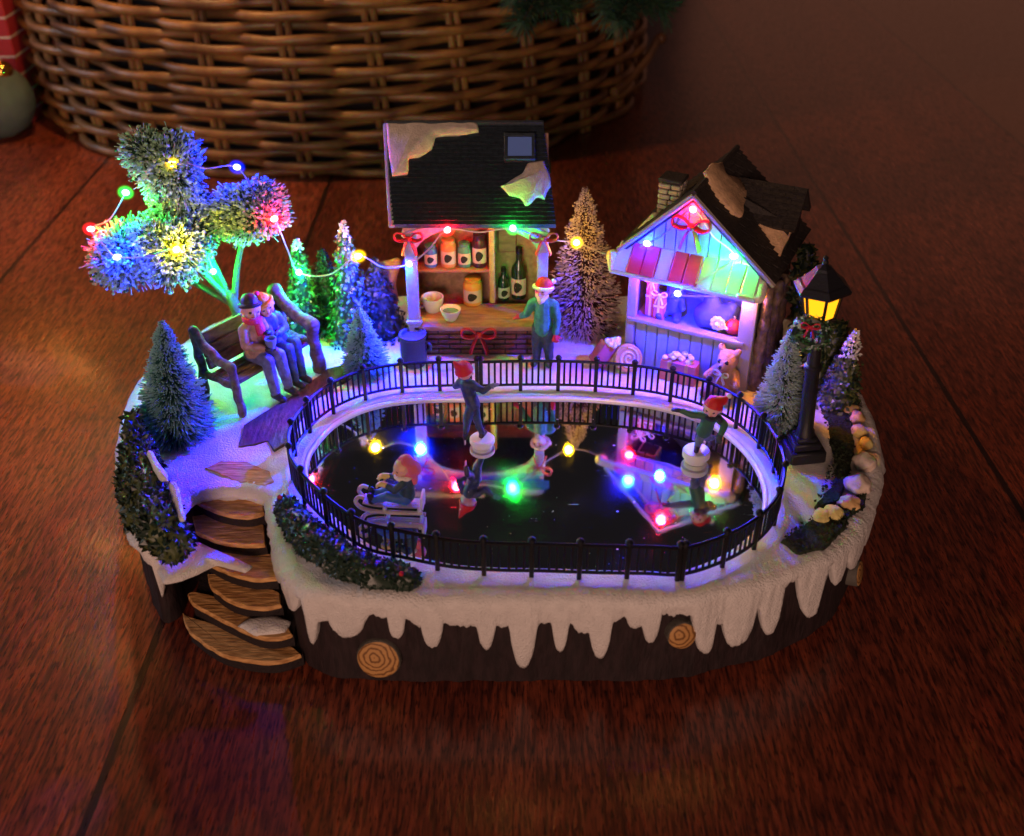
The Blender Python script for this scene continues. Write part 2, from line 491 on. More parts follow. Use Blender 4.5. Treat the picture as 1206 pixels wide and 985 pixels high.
# ------------------------------------------------------------------ mesh helpers
class MB:
    def __init__(s):
        s.V, s.F, s.K, s.n = [], [], [], 0

    def add(s, V, F, k=0):
        V = np.asarray(V, float).reshape(-1, 3)
        s.V.append(V)
        s.F += [tuple(int(i) + s.n for i in f) for f in F]
        s.K += ([k] * len(F)) if np.isscalar(k) else list(k)
        s.n += len(V)
        return s

    def xf(s, fn, start=0):
        s.V = [np.array([fn(v) for v in np.concatenate(s.V)])] if s.V else s.V
        return s

    def box(s, c, size, k=0, rot=None, bev=0.0, seg=1):
        bm = bmesh.new()
        bmesh.ops.create_cube(bm, size=1)
        bmesh.ops.scale(bm, vec=size, verts=bm.verts)
        if bev:
            bmesh.ops.bevel(bm, geom=bm.edges[:], offset=bev, segments=seg, affect='EDGES', profile=.6)
        if rot is not None:
            if not isinstance(rot, Matrix):
                rot = Euler(rot).to_matrix()
            bmesh.ops.transform(bm, matrix=rot.to_4x4(), verts=bm.verts)
        bm.verts.index_update()
        V = [np.array(v.co) + np.array(c) for v in bm.verts]
        F = [[v.index for v in f.verts] for f in bm.faces]
        bm.free()
        return s.add(V, F, k)

    def ico(s, c, r, sub=2, k=0, scale=(1, 1, 1), rough=0, freq=1.0, rot=None):
        bm = bmesh.new()
        bmesh.ops.create_icosphere(bm, subdivisions=sub, radius=1)
        V = np.array([v.co for v in bm.verts])
        F = [[v.index for v in f.verts] for f in bm.faces]
        bm.free()
        if rough:
            o = Vector(rng.uniform(-50, 50, 3))
            V = np.array([v * (1 + rough * noise.noise(Vector(v) * freq + o)) for v in V])
        V = V * r * np.array(scale)
        if rot is not None:
            Rm = np.array(Euler(rot).to_matrix())
            V = V @ Rm.T
        return s.add(V + np.array(c), F, k)

    def tube(s, pts, r, seg=8, k=0, closed=False, caps=True, flat=1.0):
        P = [Vector(p) for p in pts]
        n = len(P)
        rr = [r] * n if np.isscalar(r) else list(r)
        T = []
        for i in range(n):
            a = P[(i - 1) % n] if (closed or i > 0) else P[i]
            b = P[(i + 1) % n] if (closed or i < n - 1) else P[i]
            t = (b - a)
            T.append(t.normalized() if t.length > 1e-9 else Vector((0, 0, 1)))
        nrm = T[0].orthogonal().normalized()
        if abs(T[0].z) < .95:
            nrm = (Vector((0, 0, 1)) - T[0] * T[0].z).normalized()
        V, F = [], []
        for i in range(n):
            if i:
                nrm = (nrm - T[i] * nrm.dot(T[i])).normalized()
            bn = T[i].cross(nrm)
            for j in range(seg):
                a = 2 * math.pi * j / seg
                V.append(P[i] + nrm * math.cos(a) * rr[i] * flat + bn * math.sin(a) * rr[i])
        m = n if closed else n - 1
        for i in range(m):
            for j in range(seg):
                a, b = i * seg + j, i * seg + (j + 1) % seg
                c, d = ((i + 1) % n) * seg + (j + 1) % seg, ((i + 1) % n) * seg + j
                F.append((a, b, c, d))
        if caps and not closed:
            F.append(tuple(range(seg))[::-1])
            F.append(tuple((n - 1) * seg + j for j in range(seg)))
        return s.add([tuple(v) for v in V], F, k)

    def lathe(s, prof, c=(0, 0, 0), seg=20, k=0, a0=0.0, rot=None):
        V, F = [], []
        for r, z in prof:
            for j in range(seg):
                a = a0 + 2 * math.pi * j / seg
                V.append((r * math.cos(a), r * math.sin(a), z))
        for i in range(len(prof) - 1):
            for j in range(seg):
                F.append((i * seg + j, i * seg + (j + 1) % seg, (i + 1) * seg + (j + 1) % seg, (i + 1) * seg + j))
        if prof[0][0] > 1e-6:
            F.append(tuple(range(seg))[::-1])
        if prof[-1][0] > 1e-6:
            F.append(tuple((len(prof) - 1) * seg + j for j in range(seg)))
        V = np.array(V)
        if rot is not None:
            V = V @ np.array(Euler(rot).to_matrix()).T
        return s.add(V + np.array(c), F, k)

    def prism(s, poly, direction, k=0, inset=0.0):
        """extrude a planar 3-D polygon along a vector; the far face may be inset a little to round it off"""
        P = np.array(poly, float)
        D = np.array(direction, float)
        n = len(P)
        N = D / np.linalg.norm(D)
        area = sum(np.dot(np.cross(P[i], P[(i + 1) % n]), N) for i in range(n))
        if area < 0:
            P = P[::-1]
        ins = np.zeros_like(P)
        if inset:
            for i in range(n):
                e = P[(i + 1) % n] - P[i - 1]
                o = np.cross(N, e)
                l = np.linalg.norm(o)
                if l > 1e-9:
                    ins[i] = o / l * inset
        V = np.concatenate([P, P + D * (0.55 if inset else 1.0)] + ([P + D + ins] if inset else []))
        F = [tuple(range(n))[::-1]]
        lv = 2 if inset else 1
        for q in range(lv):
            for i in range(n):
                j = (i + 1) % n
                F.append((q * n + i, q * n + j, (q + 1) * n + j, (q + 1) * n + i))
        F.append(tuple(lv * n + i for i in range(n)))
        return s.add(V, F, k)

    def build(s, name, mats, parent=None, origin=None, smooth=True, angle=40):
        V = np.concatenate(s.V) if s.V else np.zeros((0, 3))
        return link(name, V, s.F, mats, parent, origin, s.K, smooth, angle)


def link(name, V, F, mats, parent=None, origin=None, K=None, smooth=True, angle=40):
    V = np.asarray(V, float)
    org = np.array(origin if origin is not None else (0, 0, 0), float)
    me = bpy.data.meshes.new(name)
    me.from_pydata(((V - org) * SC).tolist(), [], F)
    for m in (mats if isinstance(mats, (list, tuple)) else [mats]):
        me.materials.append(m)
    if K is not None and len(K) == len(me.polygons):
        me.polygons.foreach_set('material_index', np.array(K, dtype=np.int32))
    me.update()
    if smooth:
        me.polygons.foreach_set('use_smooth', [True] * len(me.polygons))
        if angle < 180:
            me.set_sharp_from_angle(angle=R(angle))
    o = bpy.data.objects.new(name, me)
    COL.objects.link(o)
    o.location = org * SC
    if parent is not None:
        o.parent = parent
    return o


def tag(o, label=None, cat=None, group=None, kind=None):
    for k, v in (('label', label), ('category', cat), ('group', group), ('kind', kind)):
        if v:
            o[k] = v
    return o


def thing(name, label, cat, loc, rz=0.0, group=None, rot=None):
    o = bpy.data.objects.new(name, None)
    o.empty_display_size = 0.005
    COL.objects.link(o)
    o.location = Vector([float(x) for x in loc]) * SC
    o.rotation_euler = rot if rot else (0, 0, rz)
    return tag(o, label, cat, group)


def catmull(P, n, closed=True):
    P = np.array(P, float)
    m = len(P)
    out = []
    segs = m if closed else m - 1
    for i in range(segs):
        p0 = P[(i - 1) % m] if closed or i > 0 else P[0]
        p1, p2 = P[i], P[(i + 1) % m]
        p3 = P[(i + 2) % m] if closed or i < m - 2 else P[-1]
        for k in range(n):
            t = k / n
            out.append(.5 * (2 * p1 + (p2 - p0) * t + (2 * p0 - 5 * p1 + 4 * p2 - p3) * t * t + (3 * p1 - p0 - 3 * p2 + p3) * t ** 3))
    if not closed:
        out.append(P[-1])
    return np.array(out)


def resample(P, step=None, n=None, closed=True):
    P = np.array(P, float)
    Q = np.vstack([P, P[:1]]) if closed else P
    d = np.linalg.norm(np.diff(Q, axis=0), axis=1)
    s = np.concatenate([[0], np.cumsum(d)])
    if n is None:
        n = max(3, int(round(s[-1] / step)))
    t = np.linspace(0, s[-1], n, endpoint=False) if closed else np.linspace(0, s[-1], n)
    return np.stack([np.interp(t, s, Q[:, i]) for i in range(Q.shape[1])], 1)


def normals2(P):
    """outward normals of a counter-clockwise closed 2-D loop"""
    e = np.roll(P, -1, 0) - np.roll(P, 1, 0)
    n = np.stack([e[:, 1], -e[:, 0]], 1)
    return n / (np.linalg.norm(n, axis=1)[:, None] + 1e-9)


def inside(pts, poly):
    pts = np.asarray(pts)
    x, y = pts[:, 0], pts[:, 1]
    r = np.zeros(len(pts), bool)
    j = len(poly) - 1
    for i in range(len(poly)):
        xi, yi, xj, yj = *poly[i][:2], *poly[j][:2]
        c = ((yi > y) != (yj > y)) & (x < (xj - xi) * (y - yi) / (yj - yi + 1e-12) + xi)
        r ^= c
        j = i
    return r


def rough_loop(poly, step=.12, amp=.05, freq=1.6):
    """resample a closed 3-D polygon and make its edge ragged"""
    P = resample(poly, step)
    o = Vector(rng.uniform(-30, 30, 3))
    return np.array([p + amp * np.array(noise.noise_vector(Vector(p) * freq + o)) for p in P])


def capsule(p0, r0, p1, r1, seg=12, rings=4):
    p0, p1 = Vector(p0), Vector(p1)
    d = p1 - p0
    if d.length < 1e-6:
        d = Vector((0, 0, 1e-4))
        p1 = p0 + d
    t = d.normalized()
    a = t.orthogonal().normalized()
    b = t.cross(a)
    V, F = [], []
    prof = [(math.sin(x), -math.cos(x), 0) for x in np.linspace(0.0, math.pi / 2, rings + 1)[1:]]
    prof += [(math.cos(x), math.sin(x), 1) for x in np.linspace(0, math.pi / 2, rings + 1)[:-1]]
    V.append(p0 - t * r0)
    for w, h, e in prof:
        c, r = (p1, r1) if e else (p0, r0)
        for j in range(seg):
            an = 2 * math.pi * j / seg
            V.append(c + t * h * r + (a * math.cos(an) + b * math.sin(an)) * w * r)
    V.append(p1 + t * r1)
    n = len(prof)
    for j in range(seg):
        F.append((0, 1 + (j + 1) % seg, 1 + j))
        for i in range(n - 1):
            F.append((1 + i * seg + j, 1 + i * seg + (j + 1) % seg, 1 + (i + 1) * seg + (j + 1) % seg, 1 + (i + 1) * seg + j))
        F.append((1 + (n - 1) * seg + j, 1 + (n - 1) * seg + (j + 1) % seg, len(V) - 1))
    return [tuple(v) for v in V], F


def fuse(prims, voxel=.05, smooth=3, rough=0, freq=1.5):
    """grow tapered limbs (p0, r0, p1, r1, material) into one continuous surface; each face keeps the colour of its nearest limb"""
    mb = MB()
    for p in prims:
        mb.add(*capsule(*p[:4]))
    me = bpy.data.meshes.new('fuse')
    me.from_pydata(np.concatenate(mb.V).tolist(), [], mb.F)
    o = bpy.data.objects.new('fuse', me)
    COL.objects.link(o)
    md = o.modifiers.new('r', 'REMESH')
    md.mode = 'VOXEL'
    md.voxel_size = voxel
    if smooth:
        sm = o.modifiers.new('s', 'SMOOTH')
        sm.iterations = smooth
        sm.factor = .5
    dg = bpy.context.evaluated_depsgraph_get()
    ev = o.evaluated_get(dg)
    m2 = ev.to_mesh()
    V = np.empty(len(m2.vertices) * 3)
    m2.vertices.foreach_get('co', V)
    V = V.reshape(-1, 3)
    F = [tuple(p.vertices) for p in m2.polygons]
    ev.to_mesh_clear()
    bpy.data.objects.remove(o)
    bpy.data.meshes.remove(me)
    if rough:
        of = Vector(rng.uniform(-30, 30, 3))
        V = np.array([v + rough * np.array(noise.noise_vector(Vector(v) * freq + of)) for v in V])
    C = np.array([V[list(f)].mean(0) for f in F])
    best = np.full(len(F), 1e9)
    K = np.zeros(len(F), int)
    for p in prims:
        a, b = np.array(p[0], float), np.array(p[2], float)
        ab = b - a
        t = np.clip(((C - a) @ ab) / (ab @ ab + 1e-9), 0, 1)
        d = np.linalg.norm(C - a - t[:, None] * ab, axis=1) - (p[1] + (p[3] - p[1]) * t) - (p[5] if len(p) > 5 else 0)
        w = d < best
        best[w] = d[w]
        K[w] = p[4] if len(p) > 4 else 0
    return V, F, K.tolist()


def bristles(S, E, r0, r1, frost, k0=0, k1=1):
    """needles from S to E as three-sided tapered prisms; the outer share 'frost' takes material k1"""
    S, E = np.asarray(S, float), np.asarray(E, float)
    n = len(S)
    D = E - S
    D /= np.linalg.norm(D, axis=1)[:, None] + 1e-9
    h = np.tile([0.13, .37, .92], (n, 1)) + rng.uniform(-.3, .3, (n, 3))
    A = np.cross(D, h)
    A /= np.linalg.norm(A, axis=1)[:, None] + 1e-9
    B = np.cross(D, A)
    Mid = S + (E - S) * (1 - np.asarray(frost).reshape(-1, 1))
    rm = (r0 + r1) / 2
    V = np.zeros((n, 9, 3))
    for q, (c, r) in enumerate(((S, r0), (Mid, rm), (E, r1))):
        for j in range(3):
            an = 2 * math.pi * j / 3
            V[:, q * 3 + j] = c + (A * math.cos(an) + B * math.sin(an)) * r
    base = (np.arange(n) * 9)[:, None]
    F, K = [], []
    for q in range(2):
        for j in range(3):
            a, b = q * 3 + j, q * 3 + (j + 1) % 3
            f = base + np.array([[a, b, b + 3, a + 3]])
            F += f.tolist()
            K += [k0 if q == 0 else k1] * n
    F += (base + np.array([[6, 7, 8]])).tolist()
    K += [k1] * n
    return V.reshape(-1, 3), F, K


def leaves(P, N, size, k, curl=.35):
    """small pointed leaves (two folded quads) at points P looking along N"""
    V, F, K = [], [], []
    for p, n, s, kk in zip(P, N, size, k):
        n = Vector(n).normalized()
        t = n.orthogonal().normalized()
        t = (Matrix.Rotation(random.uniform(0, 6.28), 3, n) @ t)
        t = (t + n * random.uniform(-.1, .8)).normalized()
        b = n.cross(t).normalized()
        up = t.cross(b)
        p = Vector(p)
        i = len(V)
        V += [p, p + t * s * .5 + b * s * .32 - up * s * curl * .3, p + t * s, p + t * s * .5 - b * s * .32 - up * s * curl * .3,
              p + t * s * .5]
        F += [(i, i + 1, i + 4), (i + 1, i + 2, i + 4), (i + 2, i + 3, i + 4), (i + 3, i, i + 4)]
        K += [kk] * 4
    return [tuple(v) for v in V], F, K


# ================================================================== FLOOR
mb = MB()
mb.add([(-260, -160, 0), (260, -160, 0), (260, 360, 0), (-260, 360, 0)], [(0, 1, 2, 3)])
tag(mb.build('floor', M['floor'], smooth=False), kind='structure')

# ================================================================== ORNAMENT BASE
TOP = 5.0
OUT = catmull([(-18.4, 11.5), (-19.2, 8.5), (-19.0, 5.6), (-18.3, 2.5), (-17.3, -.4), (-16.3, -2.6), (-15.5, -3.7), (-14.8, -3.3),
               (-14.6, -1.5), (-14.1, -.45), (-12.6, -.2), (-10.9, -.5), (-10.45, -1.7), (-9.8, -3.9), (-9.1, -5.7), (-7.8, -6.7),
               (-5.5, -7.0), (-3.4, -7.05), (1.6, -7.05), (6.6, -6.95), (10.3, -5.95), (12.5, -4.85), (14.4, -3.3), (16.3, 0), (17.3, 3.4),
               (17.6, 7), (17.5, 11.3), (15.5, 15.5), (11, 18), (4, 18.2), (-4, 18.2), (-11, 18.2), (-16, 16)], 10)
OUT = resample(OUT, .12)
NOUT = normals2(OUT)
fpx = [(345, 560), (352, 583), (386, 620), (429, 651), (476, 663), (531, 674), (586, 678), (640, 679), (700, 681), (760, 682), (803, 683),
       (850, 668), (882, 650), (905, 628), (916, 604), (917, 575), (908, 550), (893, 528), (872, 508), (845, 491), (812, 478), (770, 468),
       (730, 463), (690, 460), (650, 459), (610, 459), (566, 460), (525, 460), (480, 462), (445, 467), (412, 477), (380, 495), (355, 522), (346, 542)]
FEN = resample(catmull([at_z(u, v, TOP)[:2] for u, v in fpx], 8), .1)
NF = normals2(FEN)
HOLE = resample(FEN - NF * .34, .2)
HN = normals2(HOLE)

base = thing('village_base', 'oval snow covered log base with mirror ice rink, dripping icicles and log steps', 'base', (0, 5, 0))
BO = (0, 5, 0)


def bpart(mb, name, mats, smooth=True, angle=40, parent=None):
    mb.V = [np.concatenate(mb.V) - np.array(BO)]
    return mb.build(name, mats, parent or base, smooth=smooth, angle=angle)


def ground(x, y):
    return TOP + .03 * noise.noise(Vector((x * 4.5, y * 4.5, 2))) + .10 * noise.noise(Vector((x * .45, y * .45, 3))) + .035 * noise.noise(Vector((x * 1.7, y * 1.7, 9)))


# --- dark log wall
mb = MB()
W = resample(OUT - NOUT * .16, .2)
WN = normals2(W)
zs = np.linspace(0.03, 4.75, 14)
V, F = [], []
n = len(W)
for z in zs:
    for i in range(n):
        d = .16 * noise.noise(Vector((W[i][0] * .9, W[i][1] * .9, z * .22))) + .05 * noise.noise(Vector((W[i][0] * 4, W[i][1] * 4, z * .6)))
        batter = (4.75 - z) * .025
        V.append((*(W[i] + WN[i] * (d - .1 + batter)), z))
for q in range(len(zs) - 1):
    for i in range(n):
        F.append((q * n + i, q * n + (i + 1) % n, (q + 1) * n + (i + 1) % n, (q + 1) * n + i))
mb.add(V, F)
V = [(*p, 4.25) for p in W - WN * .3]
mb.add(V, [tuple(range(n))])
bpart(mb, 'log_wall', M['bark'], angle=180)

# --- snow on top with icicles round the edge
VALX = [140, 150, 160, 172, 180, 192, 205, 340, 348, 372, 390, 400, 425, 440, 452, 490, 540, 590, 637, 685, 735, 770, 788, 812, 850, 893, 935, 978, 1005, 1030, 1060]
VALY = [596, 622, 652, 668, 672, 672, 660, 690, 700, 735, 735, 738, 738, 728, 730, 738, 741, 741, 738, 737, 733, 731, 727, 727, 741, 722, 690, 668, 640, 600, 560]
DRIP = [(187, 709, 8), (339, 722, 8), (362, 760, 9), (410, 757, 18), (464, 757, 11), (511, 769, 11), (571, 772, 13), (614, 793, 17), (662, 774, 11),
        (707, 782, 17), (690, 752, 16), (766, 763, 12), (750, 745, 9), (828, 774, 14), (874, 765, 15), (911, 752, 13), (963, 730, 14), (993, 690, 10), (1012, 668, 8), (1026, 640, 7)]


def edge_v(u):
    v = np.interp(u, VALX, VALY) + 4.5 * noise.noise(Vector((u * .07, 0, 0))) + 3 * noise.noise(Vector((u * .25, 5, 0)))
    for c, t, w in DRIP:
        q = abs(u - c + 2.5 * math.sin(c)) / (w * (1.05 + .2 * math.sin(c * 3.1)))
        if q < 1.0:
            base_v = np.interp(c, VALX, VALY)
            e_ = 1.9 + 1.4 * ((c * 7.31) % 1)
            hgt = (t - 2 - base_v) * (1 - q ** e_) ** .75
            v = max(v, np.interp(u, VALX, VALY) + hgt + 2.5 * noise.noise(Vector((u * .3, c, 2))))
    return v


OUTF = resample(OUT, .06)
NOF = normals2(OUTF)
zend = []
for i, (p, nn) in enumerate(zip(OUTF, NOF)):
    front = (nn @ np.array([0, -1])) > -0.25 and p[1] < 6
    notch = -15.0 < p[0] < -9.3 and -3.6 < p[1] < .3
    if notch:
        zend.append(4.35 + .25 * noise.noise(Vector((p[0] * 1.2, p[1] * 1.2, 4))))
    elif front:
        q = p + nn * .28
        ze = 4.3
        for z in np.arange(4.75, .2, -.04):
            u, v = project((q[0], q[1], z))
            if v >= edge_v(u):
                ze = z
                break
        zend.append(min(ze, 4.6))
    else:
        a = i * .06
        zend.append(3.6 + .5 * noise.noise(Vector((a * .4, 0, 0))) - 1.1 * max(0, noise.noise(Vector((a * 1.4, 7, 0)))) ** .7)
zend = np.array(zend)
mb = MB()
prof_n = 11
V, F = [], []
n = len(OUTF)
for i in range(n):
    p, nn, ze = OUTF[i], NOF[i], zend[i]
    bulge = .26 + .10 * noise.noise(Vector((p[0] * .8, p[1] * .8, 1)))
    g = ground(*p)
    th = .55 + .45 * min(1, (4.6 - ze) / 1.2)
    rows = [(-.75, g - .04), (-.45, g + .03), (-.12, g + .02), (.10, g - .10), (bulge * .85, g - .30)]
    z0 = g - .45
    for t in (.0, .35, .7, .93):
        z = z0 + (min(ze, z0) - z0) * t
        lump = .07 * noise.noise(Vector((p[0] * 2.0, p[1] * 2.0, z * 1.5))) + .045 * noise.noise(Vector((p[0] * 5, p[1] * 5, z * 4)))
        rows.append(((bulge + lump) * (1 - .35 * t * t) * (th if t > .3 else 1), z))
    rows.append((.08, ze - .015))
    rows.append((-.14, ze + .05))
    for o, z in rows:
        V.append((*(p + nn * o), z))
pn = len(rows)
for i in range(n):
    j = (i + 1) % n
    for q in range(pn - 1):
        F.append((i * pn + q, i * pn + q + 1, j * pn + q + 1, j * pn + q))
mb.add(V, F)
# top sheet between the outline and the rink hole
o2 = resample(OUT - NOUT * .5, .25)
pts = [tuple(p) for p in o2] + [tuple(p) for p in HOLE]
no, nh = len(o2), len(HOLE)
edges = [(i, (i + 1) % no) for i in range(no)] + [(no + i, no + (i + 1) % nh) for i in range(nh)]
gx, gy = np.meshgrid(np.arange(-20, 18.5, .2), np.arange(-8, 19, .2))
G = np.stack([gx.ravel(), gy.ravel()], 1) + rng.uniform(-.05, .05, (gx.size, 2))
inn = inside(G, resample(OUT - NOUT * .7, .3)) & ~inside(G, resample(HOLE + HN * .15, .3))
pts += [tuple(p) for p in G[inn]]
res = delaunay_2d_cdt([Vector(p) for p in pts], edges, [], 0, 1e-5)
pv = np.array([tuple(v) for v in res[0]])
tri = [f for f in res[2]]
cen = np.array([pv[list(f)].mean(0) for f in tri])
keep = inside(cen, o2) & ~inside(cen, HOLE)
V = [(x, y, ground(x, y)) for x, y in pv]
mb.add(V, [tuple(f) for f, k in zip(tri, keep) if k])
# inner skirt down to the mirror
n = len(HOLE)
V, F = [], []
for p, nn in zip(HOLE, HN):
    for o, z in ((.02, ground(*p)), (-.10, TOP - .08), (-.14, TOP - .3), (-.14, 4.3)):
        V.append((*(p + nn * o), z))
for i in range(n):
    j = (i + 1) % n
    for q in range(3):
        F.append((i * 4 + q, j * 4 + q, j * 4 + q + 1, i * 4 + q + 1))
mb.add(V, F)
bpart(mb, 'snow_cover', M['snow'], angle=180)

# --- mirror ice and its pearly rim
ice = HOLE + HN * .05
TILT = math.tan(R(.4))
mb = MB().prism([(*p, 4.58 + (p[1] - 1) * TILT) for p in ice], (0, 0, .18))
bpart(mb, 'ice_sheet', M['mirror'], smooth=False)
mb = MB().tube([(*(p - nn * .22), 4.80 + (p[1] - 1) * TILT) for p, nn in zip(HOLE, HN)], .12, 8, closed=True)
bpart(mb, 'rink_rim', M['rim'], angle=180)

# --- log steps in the left front
TR = [([(222, 577), (250, 572), (309, 583)], [(311, 604), (290, 609), (258, 604), (232, 592)], 4.35),
      ([(226, 608), (262, 606), (311, 619)], [(313, 641), (290, 643), (252, 637), (230, 626)], 3.65),
      ([(240, 648), (275, 642), (324, 655)], [(326, 681), (300, 683), (268, 675), (246, 663)], 2.95),
      ([(243, 677), (270, 677), (330, 698)], [(332, 713), (305, 717), (272, 709), (249, 693)], 2.25),
      ([(221, 700), (240, 699), (335, 730)], [(345, 748), (310, 752), (265, 733), (226, 711)], 1.5),
      ([(215, 722), (235, 730), (345, 762)], [(356, 771), (318, 781), (262, 771), (222, 744)], 0.75)]
mb = MB()
for back, front, z in TR:
    loop = [at_z(u, v, z) for u, v in back + front]
    cf = np.array([at_z(u, v, z) for u, v in front[::-1]])
    back_pts = [np.array([cf[-1][0], .0, z]), np.array([cf[0][0] - .2, .0, z])]
    poly = [p - np.array([0, -.10, .02]) for p in catmull(cf, 5, False)] + back_pts
    poly = [(p[0], p[1], 0.02) for p in poly]
    mb.prism(poly, (0, 0, z - .12))
bpart(mb, 'stair_body', M['riser'], smooth=False)
for back, front, z in TR:
    loop = catmull([at_z(u, v, z) for u, v in back], 5, False).tolist() + catmull([at_z(u, v, z) for u, v in front], 5, False).tolist()
    lp = rough_loop(loop, .14, .06, 1.8)
    lp[:, 2] = z - .16
    mb = MB().prism(lp, (0, 0, .2), inset=.05)
    bpart(mb, 'step', M['tread'], angle=30)


def snow_lump(pix, z, th, name='snow_drift', m='snow', amp=.07):
    lp = rough_loop([at_z(u, v, z) for u, v in pix], .15, amp, 1.5)
    c = lp.mean(0)
    V = [c + np.array([0, 0, th])]
    F = []
    nn = len(lp)
    for f, h in ((.45, .93), (.75, .72), (.93, .38), (1.0, 0.0), (.98, -.25)):
        for p in lp:
            q = c + (p - c) * f
            V.append(np.array([q[0], q[1], z + th * h + .04 * noise.noise(Vector(q) * 2)]))
    for i in range(nn):
        F.append((0, 1 + i, 1 + (i + 1) % nn))
        for r in range(4):
            F.append((1 + r * nn + i, 1 + (r + 1) * nn + i, 1 + (r + 1) * nn + (i + 1) % nn, 1 + r * nn + (i + 1) % nn))
    mb = MB().add(V, F)
    bpart(mb, name, M[m], angle=180)


snow_lump([(178, 655), (200, 643), (235, 640), (262, 652), (298, 668), (290, 674), (255, 664), (238, 672), (215, 684), (192, 688)], 3.5, .35)
snow_lump([(280, 738), (292, 729), (325, 726), (343, 733), (336, 745), (300, 749)], 1.55, .22)
snow_lump([(505, 430), (520, 424), (545, 424), (556, 431), (545, 437), (515, 437)], 5.0, .25)

# --- wooden planks showing on the snow, moss
mb = MB()
lp = rough_loop([at_z(u, v, TOP + .02) for u, v in [(287, 503), (297, 496), (337, 472), (386, 436), (416, 428), (424, 440), (372, 472), (352, 500), (342, 521), (323, 533), (316, 521), (300, 526), (281, 528)]], .16, .07)
lp[:, 2] = TOP - .15
mb.prism(lp, (0, 0, .27), inset=.03)
bpart(mb, 'plank_path', M['path'], smooth=False)
lp = rough_loop([at_z(u, v, TOP + .02) for u, v in [(243, 552), (262, 543), (290, 545), (318, 556), (323, 567), (312, 573), (285, 570), (262, 561)]], .12, .10, 2.2)
lp[:, 2] = TOP - .12
mb = MB().prism(lp, (0, 0, .20), inset=.03)
for q, (u0, v0, u1, v1) in enumerate([(254, 549, 296, 549), (252, 554, 308, 555), (262, 559, 316, 562), (272, 566, 316, 568)]):
    a, b = at_z(u0, v0, TOP), at_z(u1, v1, TOP)
    mb.tube(catmull([a, (a * .6 + b * .4) + np.array([0, .05, .0]), b], 6, False) + np.array([0, 0, .07]), [.02] + [.07] * 11 + [.02], 6, flat=.5)
bpart(mb, 'plank_path', M['tread'])
for pix in ([(918, 640), (938, 628), (955, 612), (978, 600), (1000, 592), (1022, 580), (1018, 598), (1000, 612), (985, 636), (965, 652), (940, 655)],
            [(965, 478), (985, 470), (998, 476), (1003, 500), (1006, 530), (1000, 560), (990, 592), (965, 606), (958, 598), (980, 575), (985, 550),
             (978, 525), (976, 500)]):
    lp = rough_loop([at_z(u, v, TOP) for u, v in pix], .13, .12, 1.8)
    lp[:, 2] = TOP - .15
    mb = MB().prism(lp, (0, 0, .34), inset=.1)
    rnd = []
    cc = lp.mean(0)
    for _ in range(420):
        i = random.randrange(len(lp))
        t = math.sqrt(random.random())
        q = cc + (lp[i] - cc) * t
        rnd.append((q[0], q[1], TOP + .17))
    Vl, Fl, Kl = leaves(rnd, [(random.uniform(-1, 1), random.uniform(-1, 1), 1.2) for _ in rnd], [random.uniform(.12, .26) for _ in rnd], [0] * len(rnd))
    mb.add(Vl, Fl, Kl)
    bpart(mb, 'moss_patch', M['moss'], smooth=False)

# --- cut log ends set into the wall
for (u, v, rr) in [(448, 773, .92), (797, 745, .62), (1008, 674, .62)]:
    best = min(range(len(OUT)), key=lambda i: abs(project((*OUT[i], 1.7))[0] - u) + (0 if NOUT[i][1] < .3 and OUT[i][1] < 3 else 1e4))
    p, nn = OUT[best], NOUT[best]
    z = min(np.arange(.4, 4, .05), key=lambda z: abs(project((*p, z))[1] - v))
    prof = [(0, .30), (rr * .8, .30), (rr * .93, .27), (rr, .18), (rr * .98, -.5)]
    mb = MB()
    Vv, Ff = [(0, 0, .30)], []
    sg = 26
    wob = [1 + .07 * noise.noise(Vector((math.cos(6.283 * j / sg) * 1.3 + u, math.sin(6.283 * j / sg) * 1.3, 0))) for j in range(sg)]
    for r_, h_ in prof[1:]:
        for j in range(sg):
            a = 2 * math.pi * j / sg
            Vv.append((r_ * math.cos(a) * wob[j], r_ * math.sin(a) * wob[j], h_))
    for j in range(sg):
        Ff.append((0, 1 + j, 1 + (j + 1) % sg))
        for r_ in range(3):
            Ff.append((1 + r_ * sg + j, 1 + (r_ + 1) * sg + j, 1 + (r_ + 1) * sg + (j + 1) % sg, 1 + r_ * sg + (j + 1) % sg))
    Vv = np.array(Vv)[:, [0, 2, 1]] * np.array([1, -1, 1])
    mb.add(Vv, Ff, [0, 0, 1, 1] * sg)
    o = mb.build('log_end', [M['slice'], M['trunk']], base, angle=60)
    o.location = (Vector((p[0], p[1], z)) - Vector(BO)) * SC
    o.rotation_euler = (R(-12), 0, math.atan2(nn[1], nn[0]) + R(90))

# ================================================================== RINK FENCE (two pieces)
FH = 1.75


